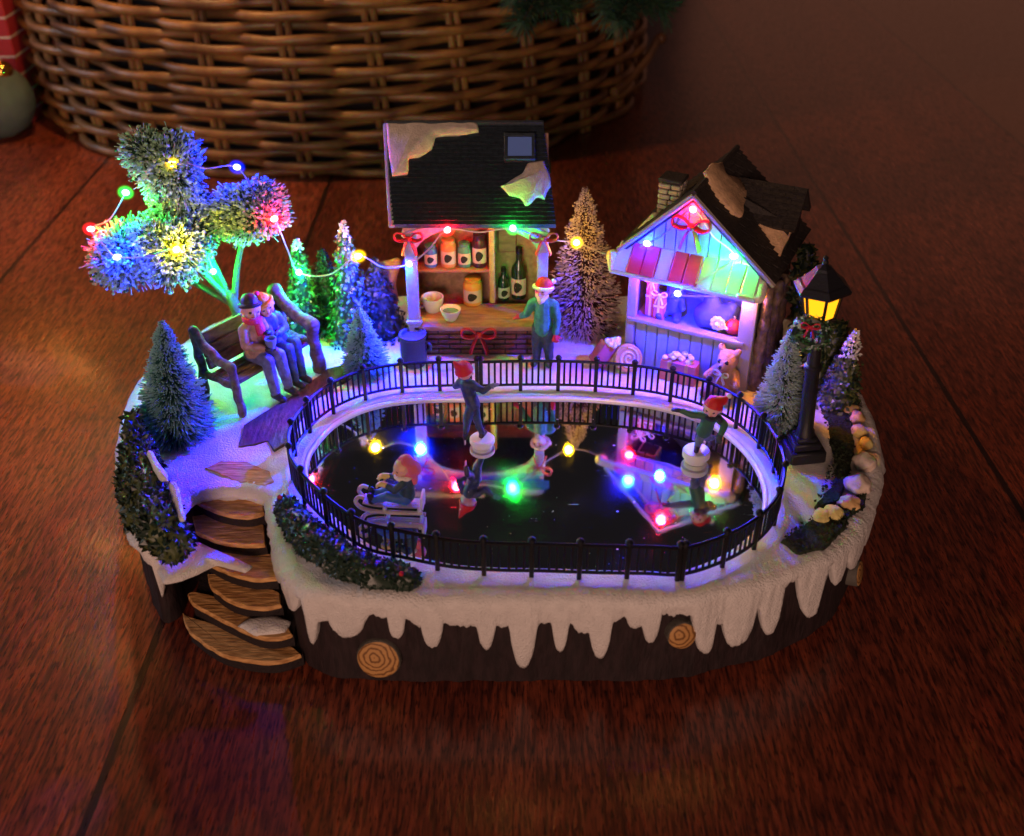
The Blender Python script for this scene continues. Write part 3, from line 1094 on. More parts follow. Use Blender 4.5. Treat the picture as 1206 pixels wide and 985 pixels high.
def fence_piece(i0, i1, label):
    n = len(FEN)
    idx = [(i0 + k) % n for k in range(((i1 - i0) % n) + 1)]
    P = FEN[idx]
    L = len(P) * .1
    mid = P[len(P) // 2]
    root = thing('rink_fence', label, 'fence', (*mid, TOP), group='black fence pieces around the rink')
    og = np.array([mid[0], mid[1], TOP])

    def p3(q, z):
        return np.array([q[0], q[1], z + TOP]) - og
    step = 3
    MB().tube([p3(q, FH - .07) for q in P[::step]], .085, 6).build('top_rail', M['black'], root)
    MB().tube([p3(q, .30) for q in P[::step]], .075, 6).build('bottom_rail', M['black'], root)
    npan = int(round(L / 1.95))
    for k in range(npan + 1):
        q = P[min(len(P) - 1, int(k * (len(P) - 1) / npan))]
        m = MB().box(p3(q, FH * .5 - .08), (.19, .19, FH + .22), 0, rot=(0, 0, 0), bev=.03)
        m.lathe([(.07, 0), (.16, .06), (.17, .14), (.10, .24), (0, .27)], p3(q, FH + .02), 10)
        m.build('fence_post', M['black'], root)
        if k < npan:
            for b in range(1, 6):
                j = (k + b / 6) * (len(P) - 1) / npan
                q2 = P[int(j)]
                MB().tube([p3(q2, .30), p3(q2, FH - .07)], .055, 5).build('baluster', M['black'], root)


def near(u, v):
    q = at_z(u, v, TOP)[:2]
    return int(np.argmin(np.linalg.norm(FEN - q, axis=1)))


fence_piece(near(802, 683), near(567, 460), 'black rink fence piece curving round the back right of the mirror rink')
fence_piece(near(563, 460), near(797, 683), 'black rink fence piece curving round the front left of the mirror rink')


# ================================================================== SMALL BUILDERS
def ribbon_bow(m, c, s, k=0, tilt=0.0, face=(0, -1, 0)):
    """two loops, a knot and two tails, in the plane facing -y"""
    c = np.array(c, float)
    for sx in (-1, 1):
        loop = [(sx * .06, 0, 0), (sx * .35, -.10, .34), (sx * .72, -.16, .40), (sx * .80, -.16, .08), (sx * .45, -.10, -.10), (sx * .06, 0, 0)]
        L_ = catmull(loop, 4, False)
        m.tube([c + np.array(p) * s for p in L_], [.14 * s] * len(L_), 6, k, flat=.45)
        m.add(*[c + np.array(v) * s for v in ()], []) if False else None
        tail = catmull([(sx * .05, -.02, -.05), (sx * .25, -.10, -.45), (sx * .42, -.06, -1.0)], 4, False)
        m.tube([c + np.array(p) * s for p in tail], np.linspace(.10, .17, len(tail)) * s, 6, k, flat=.4)
    m.ico(c + np.array([0, -.10, .02]) * s, .17 * s, 2, k)


def jar(label, loc, r, h, m, lidm, group, rz=0.0, lid=True):
    root = thing('jar', label, 'jar', loc, rz, group)
    MB().lathe([(r * .86, 0), (r * .98, .06), (r, .16), (r, h * .70), (r * .93, h * .80), (r * .72, h * .86), (r * .72, h * .90)], seg=18).build('body', m, root)
    if lid:
        MB().lathe([(r * .80, h * .86), (r * .84, h * .88), (r * .84, h * .98), (r * .74, h * 1.0), (0, h)], seg=18).build('lid', lidm, root)
    curved_label(root, r, h * .16, h * .62, R(62))
    return root


def curved_label(root, r, z0, z1, half):
    V, F = [], []
    for z in (z0, z1):
        for a in np.linspace(-half, half, 9):
            V.append(((r + .015) * math.sin(a), -(r + .015) * math.cos(a), z))
    for i in range(8):
        F.append((i, i + 1, i + 10, i + 9))
    lb = MB().add(V, F).build('label', M['label'], root)
    lb['label'] = 'white paper label with a black leaf drawn on it'
    # black leaf drawn on the label
    zc, w, hh = (z0 + z1) / 2, half * .45, (z1 - z0) * .32
    V = [(math.sin(0) * (r + .03), -(r + .03), zc)]
    nn = 14
    for i in range(nn):
        t = 2 * math.pi * i / nn
        a = w * math.cos(t)
        zz = zc + hh * math.sin(t) * (1 - .35 * math.cos(t)) + .12 * a * hh / w
        V.append(((r + .03) * math.sin(a), -(r + .03) * math.cos(a), zz))
    F = [(0, 1 + i, 1 + (i + 1) % nn) for i in range(nn)]
    MB().add(V, F).build('leaf_print', M['ink'], lb)


def bottle(label, loc, r, h, rz=0.0):
    root = thing('bottle', label, 'bottle', loc, rz, 'dark bottles on the stall counter')
    MB().lathe([(r * .9, 0), (r, .08), (r, h * .55), (r * .85, h * .63), (r * .42, h * .72), (r * .36, h * .9)], seg=18).build('body', M['glassdark'], root)
    MB().lathe([(r * .42, h * .88), (r * .44, h * .9), (r * .44, h * .99), (r * .3, h), (0, h)], seg=14).build('cap', M['black'], root)
    curved_label(root, r, h * .10, h * .42, R(70))
    return root


def hollow_cup(m, r, h, th=.07, k=0, flare=1.1, c=(0, 0, 0)):
    m.lathe([(0, 0), (r * .62, 0), (r * .7, .05), (r, h * .55), (r * flare, h), (r * flare - th, h), (r - th, h * .55), (r * .6, .12), (0, .12)], c, 20, k)


# ================================================================== MARKET STALL
SY = 11.4      # front of the stall
stall = thing('market_stall', 'open front stall with a dark shingled roof patched with snow and an arched opening', 'market stall', (-2, SY, TOP))
SO = np.array([-2, SY, TOP])


def spart(mb, name, mats, parent=None, smooth=True, angle=40):
    mb.V = [np.concatenate(mb.V) - SO]
    return mb.build(name, mats, parent or stall, smooth=smooth, angle=angle)


XL, XR = -5.35, 1.75
CT = float(at_y(500, 385, SY - .3)[2])      # counter top
spart(MB().box(((XL + XR) / 2, 15.2, 8.8), (XR - XL + .2, .3, 7.9), 0, bev=.04), 'back_wall', M['inwall'])
for x in (XL + .05, XR - .05):
    spart(MB().box((x, 13.6, 8.7), (.26, 3.1, 7.6), 0, bev=.05), 'side_wall', M['inwall'])
for x, w in ((XL + .25, .62), (XR - .2, .55)):
    m = MB().box((x, SY - .05, 9.0), (w, .5, 8.0), 0, bev=.10, seg=2)
    m.box((x, SY - .08, CT + .25), (w + .2, .6, .25), 0, bev=.06)
    m.box((x, SY - .08, 12.1), (w + .16, .58, .25), 0, bev=.06)
    spart(m, 'corner_post', M['plaster'])
# arched front panel under the eave
arc = []
x0, x1, zs0, rise = XL + .5, XR - .45, 11.0, 1.55
for t in np.linspace(0, math.pi, 22):
    arc.append(((x0 + x1) / 2 + (x1 - x0) / 2 * math.cos(t), SY - .25, zs0 + rise * math.sin(t)))
poly = [(x0, SY - .25, 13.1), (x1, SY - .25, 13.1)] + arc
spart(MB().prism(poly, (0, .22, 0)), 'arch_panel', M['plaster'], smooth=False)
# brick front
m = MB().box(((XL + XR) / 2, SY + .22, (CT + TOP - .3) / 2), (XR - XL - .5, .3, CT - TOP - .3), 1)
rows, bw, bh = 5, 1.18, (CT - TOP - .42) / 5
for r_ in range(rows):
    x = XL + .3 - (bw / 2 if r_ % 2 else 0)
    while x < XR - .3:
        a, b = max(x, XL + .3), min(x + bw - .07, XR - .3)
        if b - a > .15:
            m.box(((a + b) / 2, SY + .03 + random.uniform(-.02, .02), TOP + .12 + bh * (r_ + .5)), (b - a, .16, bh - .07), 0, bev=.03)
        x += bw
spart(m, 'brick_front', [M['brick'], M['mortar']])
m = MB().box(((XL + XR) / 2 + .1, SY + 1.0, CT - .13), (XR - XL - .2, 2.6, .26), 0, bev=.05, seg=2)
spart(m, 'counter', M['counter'])
spart(MB().box((-3.1, 14.2, 9.05), (3.9, 1.9, .2), 0, bev=.04), 'shelf', M['counter'])
spart(MB().box((-1.05, 14.1, 9.7), (.32, 2.1, 4.9), 0, bev=.05), 'partition', M['olivewall'])
spart(MB().box((-.25, 14.9, 10.4), (1.0, .2, 1.9), 0, bev=.05), 'wall_panel', M['counter'])
m = MB()
ribbon_bow(m, (-1.75, SY - .18, TOP + 1.35), 1.1)
spart(m, 'ribbon_bow', M['bow'])
for x in (XL + .22, XR - .18):
    m = MB()
    ribbon_bow(m, (x, SY - .42, 11.95), .85)
    spart(m, 'ribbon_bow', M['bow'])
spart(MB().tube(catmull([(XL + .1, SY - .33, 12.2), (-3.2, SY - .55, 12.9), (-1.7, SY - .5, 12.75), (.2, SY - .55, 12.9), (XR, SY - .33, 12.2)], 8, False), .06, 6),
      'garland', M['plaster'])
# roof
E_L, E_R = at_y(462, 268, 10.5), at_y(655, 263, 10.5)
zE = (E_L[2] + E_R[2]) / 2
RID = 14.4
R_L, R_R = at_y(455, 148, RID), at_y(640, 145, RID)
zR = (R_L[2] + R_R[2]) / 2
E_L[2] = E_R[2] = zE
R_L[2] = R_R[2] = zR
BKy = 2 * RID - 10.5
B_L, B_R = np.array([E_L[0], BKy, zE]), np.array([E_R[0], BKy, zE])


def shingles(m, A, B, C_, D_, rows, th, k=0, cols=0):
    """courses of shingles from eave A-B up to ridge D-C; each course a thin wedge overlapping the one below"""
    A, B, C_, D_ = map(lambda q: np.array(q, float), (A, B, C_, D_))
    nrm = np.cross(B - A, D_ - A)
    nrm /= np.linalg.norm(nrm)
    if nrm[2] < 0:
        nrm = -nrm
    for r_ in range(rows):
        t0, t1 = r_ / rows, min(1, (r_ + 1.15) / rows)
        a, b = A + (D_ - A) * t0, B + (C_ - B) * t0
        d, c = A + (D_ - A) * t1, B + (C_ - B) * t1
        ns = max(1, cols)
        cuts = [0.0] + sorted(min(.995, max(.005, (q + .5 * (r_ % 2) + random.uniform(-.12, .12)) / ns)) for q in range(1, ns)) + [1.0]
        for q in range(len(cuts) - 1):
            f0, f1 = cuts[q] + (.002 if q else 0), cuts[q + 1] - (.002 if q < len(cuts) - 2 else 0)
            lift = th * random.uniform(.85, 1.15)
            p0, p1, p2, p3 = a + (b - a) * f0, a + (b - a) * f1, d + (c - d) * f1, d + (c - d) * f0
            V = [p0, p1, p2, p3, p0 + nrm * lift, p1 + nrm * lift, p2 + nrm * .01, p3 + nrm * .01]
            m.add(V, [(0, 3, 2, 1), (4, 5, 6, 7), (0, 1, 5, 4), (1, 2, 6, 5), (2, 3, 7, 6), (3, 0, 4, 7)], k)
    return nrm


m = MB()
nF = shingles(m, E_L, E_R, R_R, R_L, 24, .12, 0, 11)
shingles(m, B_L, B_R, R_R, R_L, 24, .12, 0, 11)
for (a, b, c, d) in ((E_L, E_R, R_R, R_L), (B_L, B_R, R_R, R_L)):
    nn = nF if a is E_L else nF * np.array([1, -1, 1])
    m.prism([a - nn * .02, b - nn * .02, c - nn * .02, d - nn * .02], -nn * .32)
m.tube([R_L + np.array([0, 0, .04]), R_R + np.array([0, 0, .04])], .16, 8)
roof = spart(m, 'roof', M['roofdark'], smooth=False)
# gable ends closing the roof
for x in (XL + .05, XR - .05):
    m = MB().prism([(x - .12, 10.9, zE - .25), (x - .12, BKy - .5, zE - .25), (x - .12, RID, zR - .45)], (.24, 0, 0))
    spart(m, 'gable_end', M['inwall'], smooth=False)


def roof_patch(pix, p, nrm, so, parent, th=.22, ragged=.07, name='snow_patch', lift=.05):
    lp = rough_loop([on_plane(u, v, np.array(p) + np.array(nrm) * lift, nrm) for u, v in pix], .15, ragged, 1.6)
    lp = np.array([q - nrm * np.dot(q - (np.array(p) + nrm * lift), nrm) for q in lp])
    m = MB().prism(lp, np.array(nrm) * th, inset=.11)
    m.V = [np.concatenate(m.V) - so]
    return m.build(name, M['snow_thin'], parent, angle=60)


roof_patch([(455, 147), (500, 146), (563, 146), (564, 157), (540, 160), (512, 163), (509, 178), (495, 186), (482, 189), (480, 207), (461, 209)], E_L, nF, SO, roof)
roof_patch([(590, 221), (603, 213), (616, 205), (622, 193), (640, 190), (645, 203), (648, 221), (641, 236), (632, 233), (620, 245), (613, 235), (598, 231)], E_L, nF, SO, roof)
m = MB().tube([E_L + np.array([-.02, -.05, -.06]), (E_L + R_L) / 2 + np.array([-.08, 0, -.05]), R_L + np.array([-.03, 0, -.02])], [.15, .11, .14], 7)
spart(m, 'snow_edge', M['plaster'], parent=roof)
# skylight
c = on_plane(612, 176, E_L + nF * .1, nF)
up = (R_L - E_L) / np.linalg.norm(R_L - E_L)
up[0] = 0
up /= np.linalg.norm(up)
ex = np.array([1., 0, 0])
rotm = Matrix((ex, up, np.cross(ex, up))).transposed()
m = MB()
for (dx, dy, sx, sy) in ((0, .62, 1.55, .18), (0, -.62, 1.55, .18), (-.68, 0, .18, 1.1), (.68, 0, .18, 1.1)):
    m.box(c + ex * dx + up * dy + nF * .12, (sx, sy, .5), 0, rot=rotm, bev=.03)
sky = spart(m, 'skylight', M['roofdark'], parent=roof)
spart(MB().box(c + nF * .2, (1.22, 1.08, .12), 0, rot=rotm), 'skylight_pane', M['skyglass'], parent=roof)

# goods on the stall
zsf = 9.15
for u, vb, h, r_, mm, lm, lab in ((507, 320, 1.25, .36, 'jarblue', 'jarteal', 'squat blue jar at the left end of the stall shelf'),
                                 (528, 319, 1.55, .42, 'jarorange', 'jarorange', 'orange jar on the stall shelf beside the squat blue jar'),
                                 (547, 317, 1.35, .37, 'jarteal', 'jarteal', 'teal jar on the stall shelf between the orange and dark jars'),
                                 (565, 314, 1.85, .40, 'jardark', 'jardark', 'tall dark jar at the right end of the stall shelf')):
    p = at_z(u, vb, zsf)
    jar(lab, (p[0], 13.75, zsf), r_, h, M[mm], M[lm], 'jars on the stall shelf')
p = at_z(557, 357, CT)
jar('large yellow jar standing on the stall counter below the shelf', (p[0], p[1], CT), .52, 1.55, M['jaryellow'], M['jaryellow'], None)
p = at_z(593, 352, CT)
bottle('short dark bottle with a white label on the stall counter', (p[0], p[1], CT), .33, 1.9, R(12))
p = at_z(611, 350, CT)
bottle('tall dark bottle with a white label near the stall vendor', (p[0], p[1], CT), .42, 3.0, R(-8))
p = at_z(510, 366, CT)
t = thing('mug', 'large pale mug at the left end of the stall counter', 'mug', (p[0], p[1], CT))
m = MB()
hollow_cup(m, .55, .85)
m.build('cup', M['china'], t)
MB().tube(catmull([(-.5, 0, .2), (-.95, 0, .3), (-.98, 0, .62), (-.55, 0, .68)], 5, False), .08, 6).build('handle', M['china'], t)
p = at_z(531, 376, CT)
t = thing('bowl', 'small white bowl of green punch on the stall counter', 'bowl', (p[0], p[1], CT))
m = MB()
hollow_cup(m, .47, .62, flare=1.2)
m.build('cup', M['china'], t)
MB().lathe([(.40, .40), (.44, .46)], seg=18).build('punch', M['punch'], t)
p = at_z(488, 428, TOP)
t = thing('tub', 'dark tub with a small side handle standing left of the stall', 'tub', (p[0], p[1], TOP))
m = MB()
m.lathe([(0, 0), (.60, 0), (.66, .1), (.70, .8), (.66, 1.6), (.72, 1.66), (.72, 1.8), (.60, 1.8), (.58, 1.62), (0, 1.6)], seg=22)
m.build('barrel', M['bucket'], t)
MB().tube(catmull([(.62, -.1, 1.3), (.88, -.15, 1.25), (.90, -.15, .95), (.66, -.1, .85)], 5, False), .08, 6).build('handle', M['bucket'], t)
p = at_y(458, 352, 14.9)
t = thing('driftwood_stump', 'pale broken stump leaning behind the trees left of the stall', 'stump', (p[0], 14.9, TOP))
V, F, K = fuse([((0, 0, 0), .40, (.1, 0, 2.6), .4), ((.1, 0, 2.6), .4, (.55, -.1, 3.9), .28), ((.1, 0, 2.6), .35, (-.55, -.1, 3.7), .25), ((-.5, -.1, 3.6), .26, (.5, -.1, 3.8), .26)], .09, 2, .08)
link('stump', V, F, M['pot'], t)

# ================================================================== GIFT SHOP
HA = math.atan2(-3, 6)
HO = np.array([5.95, 10.75, TOP - .15])
shop = thing('gift_shop', 'gabled gift shop with a striped awning, pale siding and a snowy brown roof', 'shop', HO, HA)
hc, hs = math.cos(HA), math.sin(HA)


def h2w(p):
    return HO + np.array([hc * p[0] - hs * p[1], hs * p[0] + hc * p[1], p[2]])


def w2h(p):
    q = np.array(p) - HO
    return np.array([hc * q[0] + hs * q[1], -hs * q[0] + hc * q[1], q[2]])


def hpix(u, v, yl):
    n_ = np.array([-hs, hc, 0])
    return on_plane(u, v, HO + n_ * yl, n_)


HW, HE, HD, HAx, HAz = 6.65, 6.9, 6.2, 3.0, 9.9
# side and back walls, rough stone
for x in (.1, HW - .1):
    m = MB()
    ny, nz_ = 18, 18
    V, F = [], []
    sgn = -1 if x < 1 else 1
    for s_ in (1, -1):
        b0 = len(V)
        for i in range(ny):
            for j in range(nz_):
                y, z = .25 + (HD - .4) * i / (ny - 1), HE * j / (nz_ - 1)
                d = (.17 + .10 * noise.noise(Vector((y * 1.3, z * 1.3, x))) if s_ == 1 else -.12)
                V.append((x + sgn * d, y, z))
        for i in range(ny - 1):
            for j in range(nz_ - 1):
                F.append((b0 + i * nz_ + j, b0 + (i + 1) * nz_ + j, b0 + (i + 1) * nz_ + j + 1, b0 + i * nz_ + j + 1))
    m.add(V, F)
    m.build('side_wall', M['stone'], shop, angle=180)
MB().box((HW / 2, HD - .2, HE / 2), (HW - .3, .25, HE), 0, bev=.03).build('back_wall', M['siding'], shop)
MB().box((HW / 2, HD / 2, .12), (HW - .3, HD - .5, .2)).build('shop_floor', M['siding'], shop)
# rough timber beside the right corner
V, F, K = fuse([((HW + .25, .35, 0), .42, (HW + .2, .4, 2.2), .34), ((HW + .2, .4, 2.2), .34, (HW + .35, .3, 4.6), .28), ((HW + .35, .3, 4.6), .28, (HW + .25, .2, 6.0), .34),
                ((HW + .3, 1.6, 0), .5, (HW + .3, 1.6, 2.4), .38), ((HW + .3, 1.6, 2.4), .38, (HW + .35, 2.2, 5.2), .3), ((HW + .3, 3.2, 0), .5, (HW + .3, 3.4, 5.0), .34)],
               .11, 1, .12, 1.6)
link('timber', V, F, M['stone'], shop, angle=180)
for x, w in ((.22, .5), (HW - .42, .8)):
    MB().box((x, .05, 3.2), (w, .42, 6.4), 0, bev=.09, seg=2).build('corner_post', M['whitetrim'], shop)
# lower board front and ledge
m = MB()
nb = 9
for i in range(nb):
    w = (HW - 1.3) / nb
    m.box((.5 + w * (i + .5), .08 + random.uniform(-.02, .02), 1.38), (w - .05, .2, 2.75), 0, bev=.03)
m.box((HW / 2, .2, 1.35), (HW - .6, .12, 2.7))
m.build('board_front', M['siding'], shop)
MB().box((HW / 2 - .2, -.02, 2.88), (HW - .5, .5, .2), 0, bev=.05, seg=2).build('ledge', M['whitetrim'], shop)
MB().box((HW / 2, 2.0, 2.7), (HW - .5, 3.6, .15)).build('display_floor', M['siding'], shop)
# gable boards
m = MB()
nb = 12
for i in range(nb):
    xa, xb = HW * i / nb + .03, HW * (i + 1) / nb - .03

    def zt(x):
        return HE + (HAz - HE) * (1 - abs(x - HAx) / (HAx if x < HAx else HW - HAx)) - .1
    zb = 5.8
    xm = HAx if xa < HAx < xb else None
    poly = [(xa, -.06, zb), (xb, -.06, zb), (xb, -.06, max(zb, zt(xb)))] + ([(xm, -.06, zt(xm))] if xm else []) + [(xa, -.06, max(zb, zt(xa)))]
    m.prism(poly, (0, .2, 0))
m.prism([(.05, .1, 5.8), (HW - .05, .1, 5.8), (HW - .05, .1, HE), (HAx, .1, HAz - .15), (.05, .1, HE)], (0, .12, 0))
m.build('gable', M['siding'], shop, smooth=False)
MB().prism([(.1, HD - .1, HE - .1), (HW - .1, HD - .1, HE - .1), (HAx, HD - .1, HAz - .2)], (0, -.2, 0)).build('gable', M['siding'], shop, smooth=False)
# awning: rounded striped flaps over a sloping board
m = MB()
na = 10
a0, a1 = -.55, HW - .05
for i in range(na):
    w = (a1 - a0) / na
    xa = a0 + w * i
    kk = 1 if i in (1, 2, 4, 5) else 0
    loop = []
    ytop, ztop, ybot, zbot = -.10, 7.05, -1.05, 5.85
    for (fx, ft) in ((.05, 0), (.95, 0), (.98, .15), (.98, 1.0), (.02, 1.0), (.02, .15)):
        loop.append((xa + w * fx, ytop + (ybot - ytop) * ft, ztop + (zbot - ztop) * ft))
    nrm = np.cross(np.array(loop[1]) - loop[0], np.array(loop[3]) - loop[0])
    nrm = nrm / np.linalg.norm(nrm)
    nrm = nrm if nrm[2] > 0 else -nrm
    m.prism(loop, nrm * (.12 + .05 * (kk == 1)), kk, inset=.05)
m.tube([(a0 - .05, -1.08, 5.80), (HW / 2, -1.10, 5.80), (a1 + .05, -1.08, 5.80)], .13, 8, 0)
aw = m.build('awning', [M['awnwhite'], M['awnred']], shop)
for pr_ in ([((a0 - .2, -.5, 6.3), .38, (a0 - .05, -1.0, 5.85), .22)],
            [((a1 + .1, -.2, 6.5), .30, (a1 + .2, -.9, 5.85), .24), ((a1 + .1, -.9, 5.85), .22, (a1 - .8, -1.05, 5.9), .16)]):
    V, F, K = fuse(pr_, .09, 2, .07)
    link('snow_clump', V, F, M['snow_thin'], aw, angle=180)
m = MB()
ribbon_bow(m, (HAx, -.2, 8.5), 1.15)
m.build('ribbon_bow', M['bow'], shop)
# roof
ev_l, ev_r, yf, yb = (-.55, 6.75), (HW + .65, 6.50), -.45, HD + .3
A1, B1, C1, D1 = (ev_l[0], yf, ev_l[1]), (ev_l[0], yb, ev_l[1]), (HAx, yb, HAz + .3), (HAx, yf, HAz + .3)
A2, B2 = (ev_r[0], yf, ev_r[1]), (ev_r[0], yb, ev_r[1])
m = MB()
nl = shingles(m, A1, B1, C1, D1, 14, .12, 0, 9)
nr = shingles(m, A2, B2, C1, D1, 16, .12, 0, 9)
for (a, b, nn) in ((A1, B1, nl), (A2, B2, nr)):
    m.prism([np.array(q) - nn * .02 for q in (a, b, C1, D1)], -nn * .26)
m.tube([np.array(D1) + (0, -.02, .05), np.array(C1) + (0, 0, .05)], .15, 8)
hroof = m.build('roof', M['roofbrown'], shop, smooth=False)
m = MB()
for a in (A1, A2):
    m.tube([np.array(a) + (0, -.02, -.05), np.array(D1) + (0, -.02, -.05)], .13, 6)
m.build('barge_board', M['whitetrim'], hroof)
# everything below works in world space on the right roof slope
nrw = h2w(nr) - HO
pr = h2w(A2)


def hpatch(pix, th=.2):
    lp = rough_loop([on_plane(u, v, pr + nrw * .06, nrw) for u, v in pix], .15, .09, 1.6)
    lp = np.array([w2h(q - nrw * np.dot(q - (pr + nrw * .06), nrw)) for q in lp])
    MB().prism(lp, nr * th, inset=.06).build('snow_patch', M['roof_tan'], hroof, angle=60)


hpatch([(827, 203), (838, 194), (848, 193), (853, 207), (868, 212), (877, 225), (875, 238), (872, 258), (862, 254), (845, 235), (833, 215)])
# dormer on the right slope, with a snowy face
dc = w2h(on_plane(905, 255, pr, nrw))
dw, dz = 1.25, 2.35
yc = dc[1]
zc = dc[2]
m = MB()
xo = dc[0] + 1.35
for yy in (yc - dw, yc + dw):
    m.prism([(dc[0] - 1.6, yy, zc + 1.45), (xo, yy, zc - 1.55), (xo, yy, zc + .35)], (0, .12 if yy < yc else -.12, 0))
m.prism([(xo, yc - dw, zc - 1.6), (xo, yc + dw, zc - 1.6), (xo, yc + dw, zc + .3), (xo, yc, zc + 1.55), (xo, yc - dw, zc + .3)], (-.15, 0, 0))
dorm = m.build('dormer', M['roofbrown'], hroof, smooth=False)
m = MB()
ra, rb = (xo + .35, yc, zc + 1.75), (dc[0] - 2.6, yc, zc + 1.75)
for sy in (-1, 1):
    q0, q1 = (xo + .35, yc + sy * (dw + .35), zc + .15), (dc[0] - 1.5, yc + sy * (dw + .35), zc + .15)
    nn = shingles(m, q0, q1, rb, ra, 7, .10, 0, 6)
    m.prism([np.array(q) - nn * .02 for q in (q0, q1, rb, ra)], -nn * .16)
m.build('dormer_roof', M['roofbrown'], dorm, smooth=False)
vn = np.array([.45, -.62, .64])
vp = np.array([xo + .30, yc - .55, zc - .1])
vnw = h2w(vn) - HO
lp = rough_loop([w2h(on_plane(u, v, h2w(vp), vnw)) for u, v in [(893, 264), (905, 262), (918, 256), (930, 243), (938, 235), (941, 250), (934, 272), (924, 290), (916, 305), (908, 298), (904, 280)]], .14, .09, 1.6)
MB().prism(lp, vn * .2, inset=.05).build('snow_patch', M['roof_tan'], dorm, angle=60)
# chimney
ch = w2h(at_y(793, 215, 12))
m = MB()
cw = 1.0
for r_ in range(12):
    z = 6.6 + r_ * .27
    for sx in range(2):
        for side in range(4):
            a = side * math.pi / 2
            off = (.25 if (r_ + side) % 2 else -.25) if sx else 0
            rm = Euler((0, 0, a)).to_matrix()
            q = rm @ Vector(((-.26 if sx == 0 else .26) + (.06 if r_ % 2 else -.06), -.5, 0))
            m.box((ch[0] + q.x, ch[1] + q.y, z), (.46, .16, .22), 0, rot=(0, 0, a), bev=.04)
m.box((ch[0], ch[1], 8.1), (cw - .1, cw - .1, 3.3), 1)
chim = m.build('chimney', [M['chimbrick'], M['mortar']], hroof)
MB().box((ch[0], ch[1], 9.86), (1.2, 1.2, .2), 0, bev=.05).build('chimney_cap', M['roofbrown'], chim)
link('snow_patch', *(lambda v, f, k: (v, f))(*fuse([((ch[0] - .5, ch[1] - .8, 8.0), .28, (ch[0] - 1.0, ch[1] - 1.0, 7.4), .22), ((ch[0] - 1.0, ch[1] - 1.0, 7.4), .22, (ch[0] - 1.4, ch[1] - .9, 7.0), .15)], .07, 2, .07)),
     M['snow_thin'], hroof, angle=180)

# goods in the window
def hthing(name, label, cat, loc, rz=0.0, group=None):
    w = h2w(loc)
    return thing(name, label, cat, w, HA + rz, group)


DF = 2.79
t = hthing('gift_sack', 'big blue sack with a white flower bow in the gift shop window', 'sack', (4.1, 1.15, DF))
V, F, K = fuse([((-.2, 0, .5), .75, (.6, .1, .55), .72), ((.6, .1, .6), .6, (1.0, .1, 1.1), .4), ((0, .1, .8), .62, (-.1, .2, 1.3), .45)], .08, 3, .08)
link('sack', V, F, M['sackblue'], t)
m = MB()
for k in range(9):
    a = k * 2 * math.pi / 9
    m.ico((.55 + .26 * math.cos(a), -.78, .62 + .26 * math.sin(a)), .16, 2, 0, (1, .6, 1))
m.ico((.55, -.88, .62), .15, 2)
m.tube(catmull([(.7, -.75, .5), (1.1, -.7, .42), (1.5, -.55, .40)], 4, False), .10, 6)
m.build('flower_bow', M['giftwhite'], t)
t = hthing('toy_bear', 'dark blue toy bear sitting in the middle of the gift shop window', 'toy bear', (2.0, 1.3, DF))


def bear_mesh(s):
    return fuse([((0, 0, .5 * s), .5 * s, (0, 0, .85 * s), .42 * s, 0), ((0, -.05 * s, 1.5 * s), .42 * s, (0, -.12 * s, 1.45 * s), .40 * s, 0),
                 ((-.34 * s, 0, 1.88 * s), .15 * s, (-.36 * s, 0, 1.92 * s), .14 * s, 0), ((.34 * s, 0, 1.88 * s), .15 * s, (.36 * s, 0, 1.92 * s), .14 * s, 0),
                 ((0, -.4 * s, 1.38 * s), .2 * s, (0, -.5 * s, 1.36 * s), .17 * s, 1), ((0, -.62 * s, 1.43 * s), .07 * s, (0, -.65 * s, 1.43 * s), .06 * s, 2),
                 ((-.17 * s, -.47 * s, 1.6 * s), .06 * s, (-.17 * s, -.5 * s, 1.6 * s), .055 * s, 2), ((.17 * s, -.47 * s, 1.6 * s), .06 * s, (.17 * s, -.5 * s, 1.6 * s), .055 * s, 2),
                 ((-.4 * s, -.05 * s, 1.0 * s), .18 * s, (-.62 * s, -.4 * s, .72 * s), .16 * s, 0), ((.4 * s, -.05 * s, 1.0 * s), .18 * s, (.62 * s, -.4 * s, .72 * s), .16 * s, 0),
                 ((-.3 * s, -.2 * s, .25 * s), .24 * s, (-.45 * s, -.75 * s, .2 * s), .2 * s, 0), ((.3 * s, -.2 * s, .25 * s), .24 * s, (.45 * s, -.75 * s, .2 * s), .2 * s, 0),
                 ((-.45 * s, -.85 * s, .22 * s), .19 * s, (-.46 * s, -.9 * s, .3 * s), .16 * s, 1), ((.45 * s, -.85 * s, .22 * s), .19 * s, (.46 * s, -.9 * s, .3 * s), .16 * s, 1)],
                .055 * s, 2, .02 * s, 3)


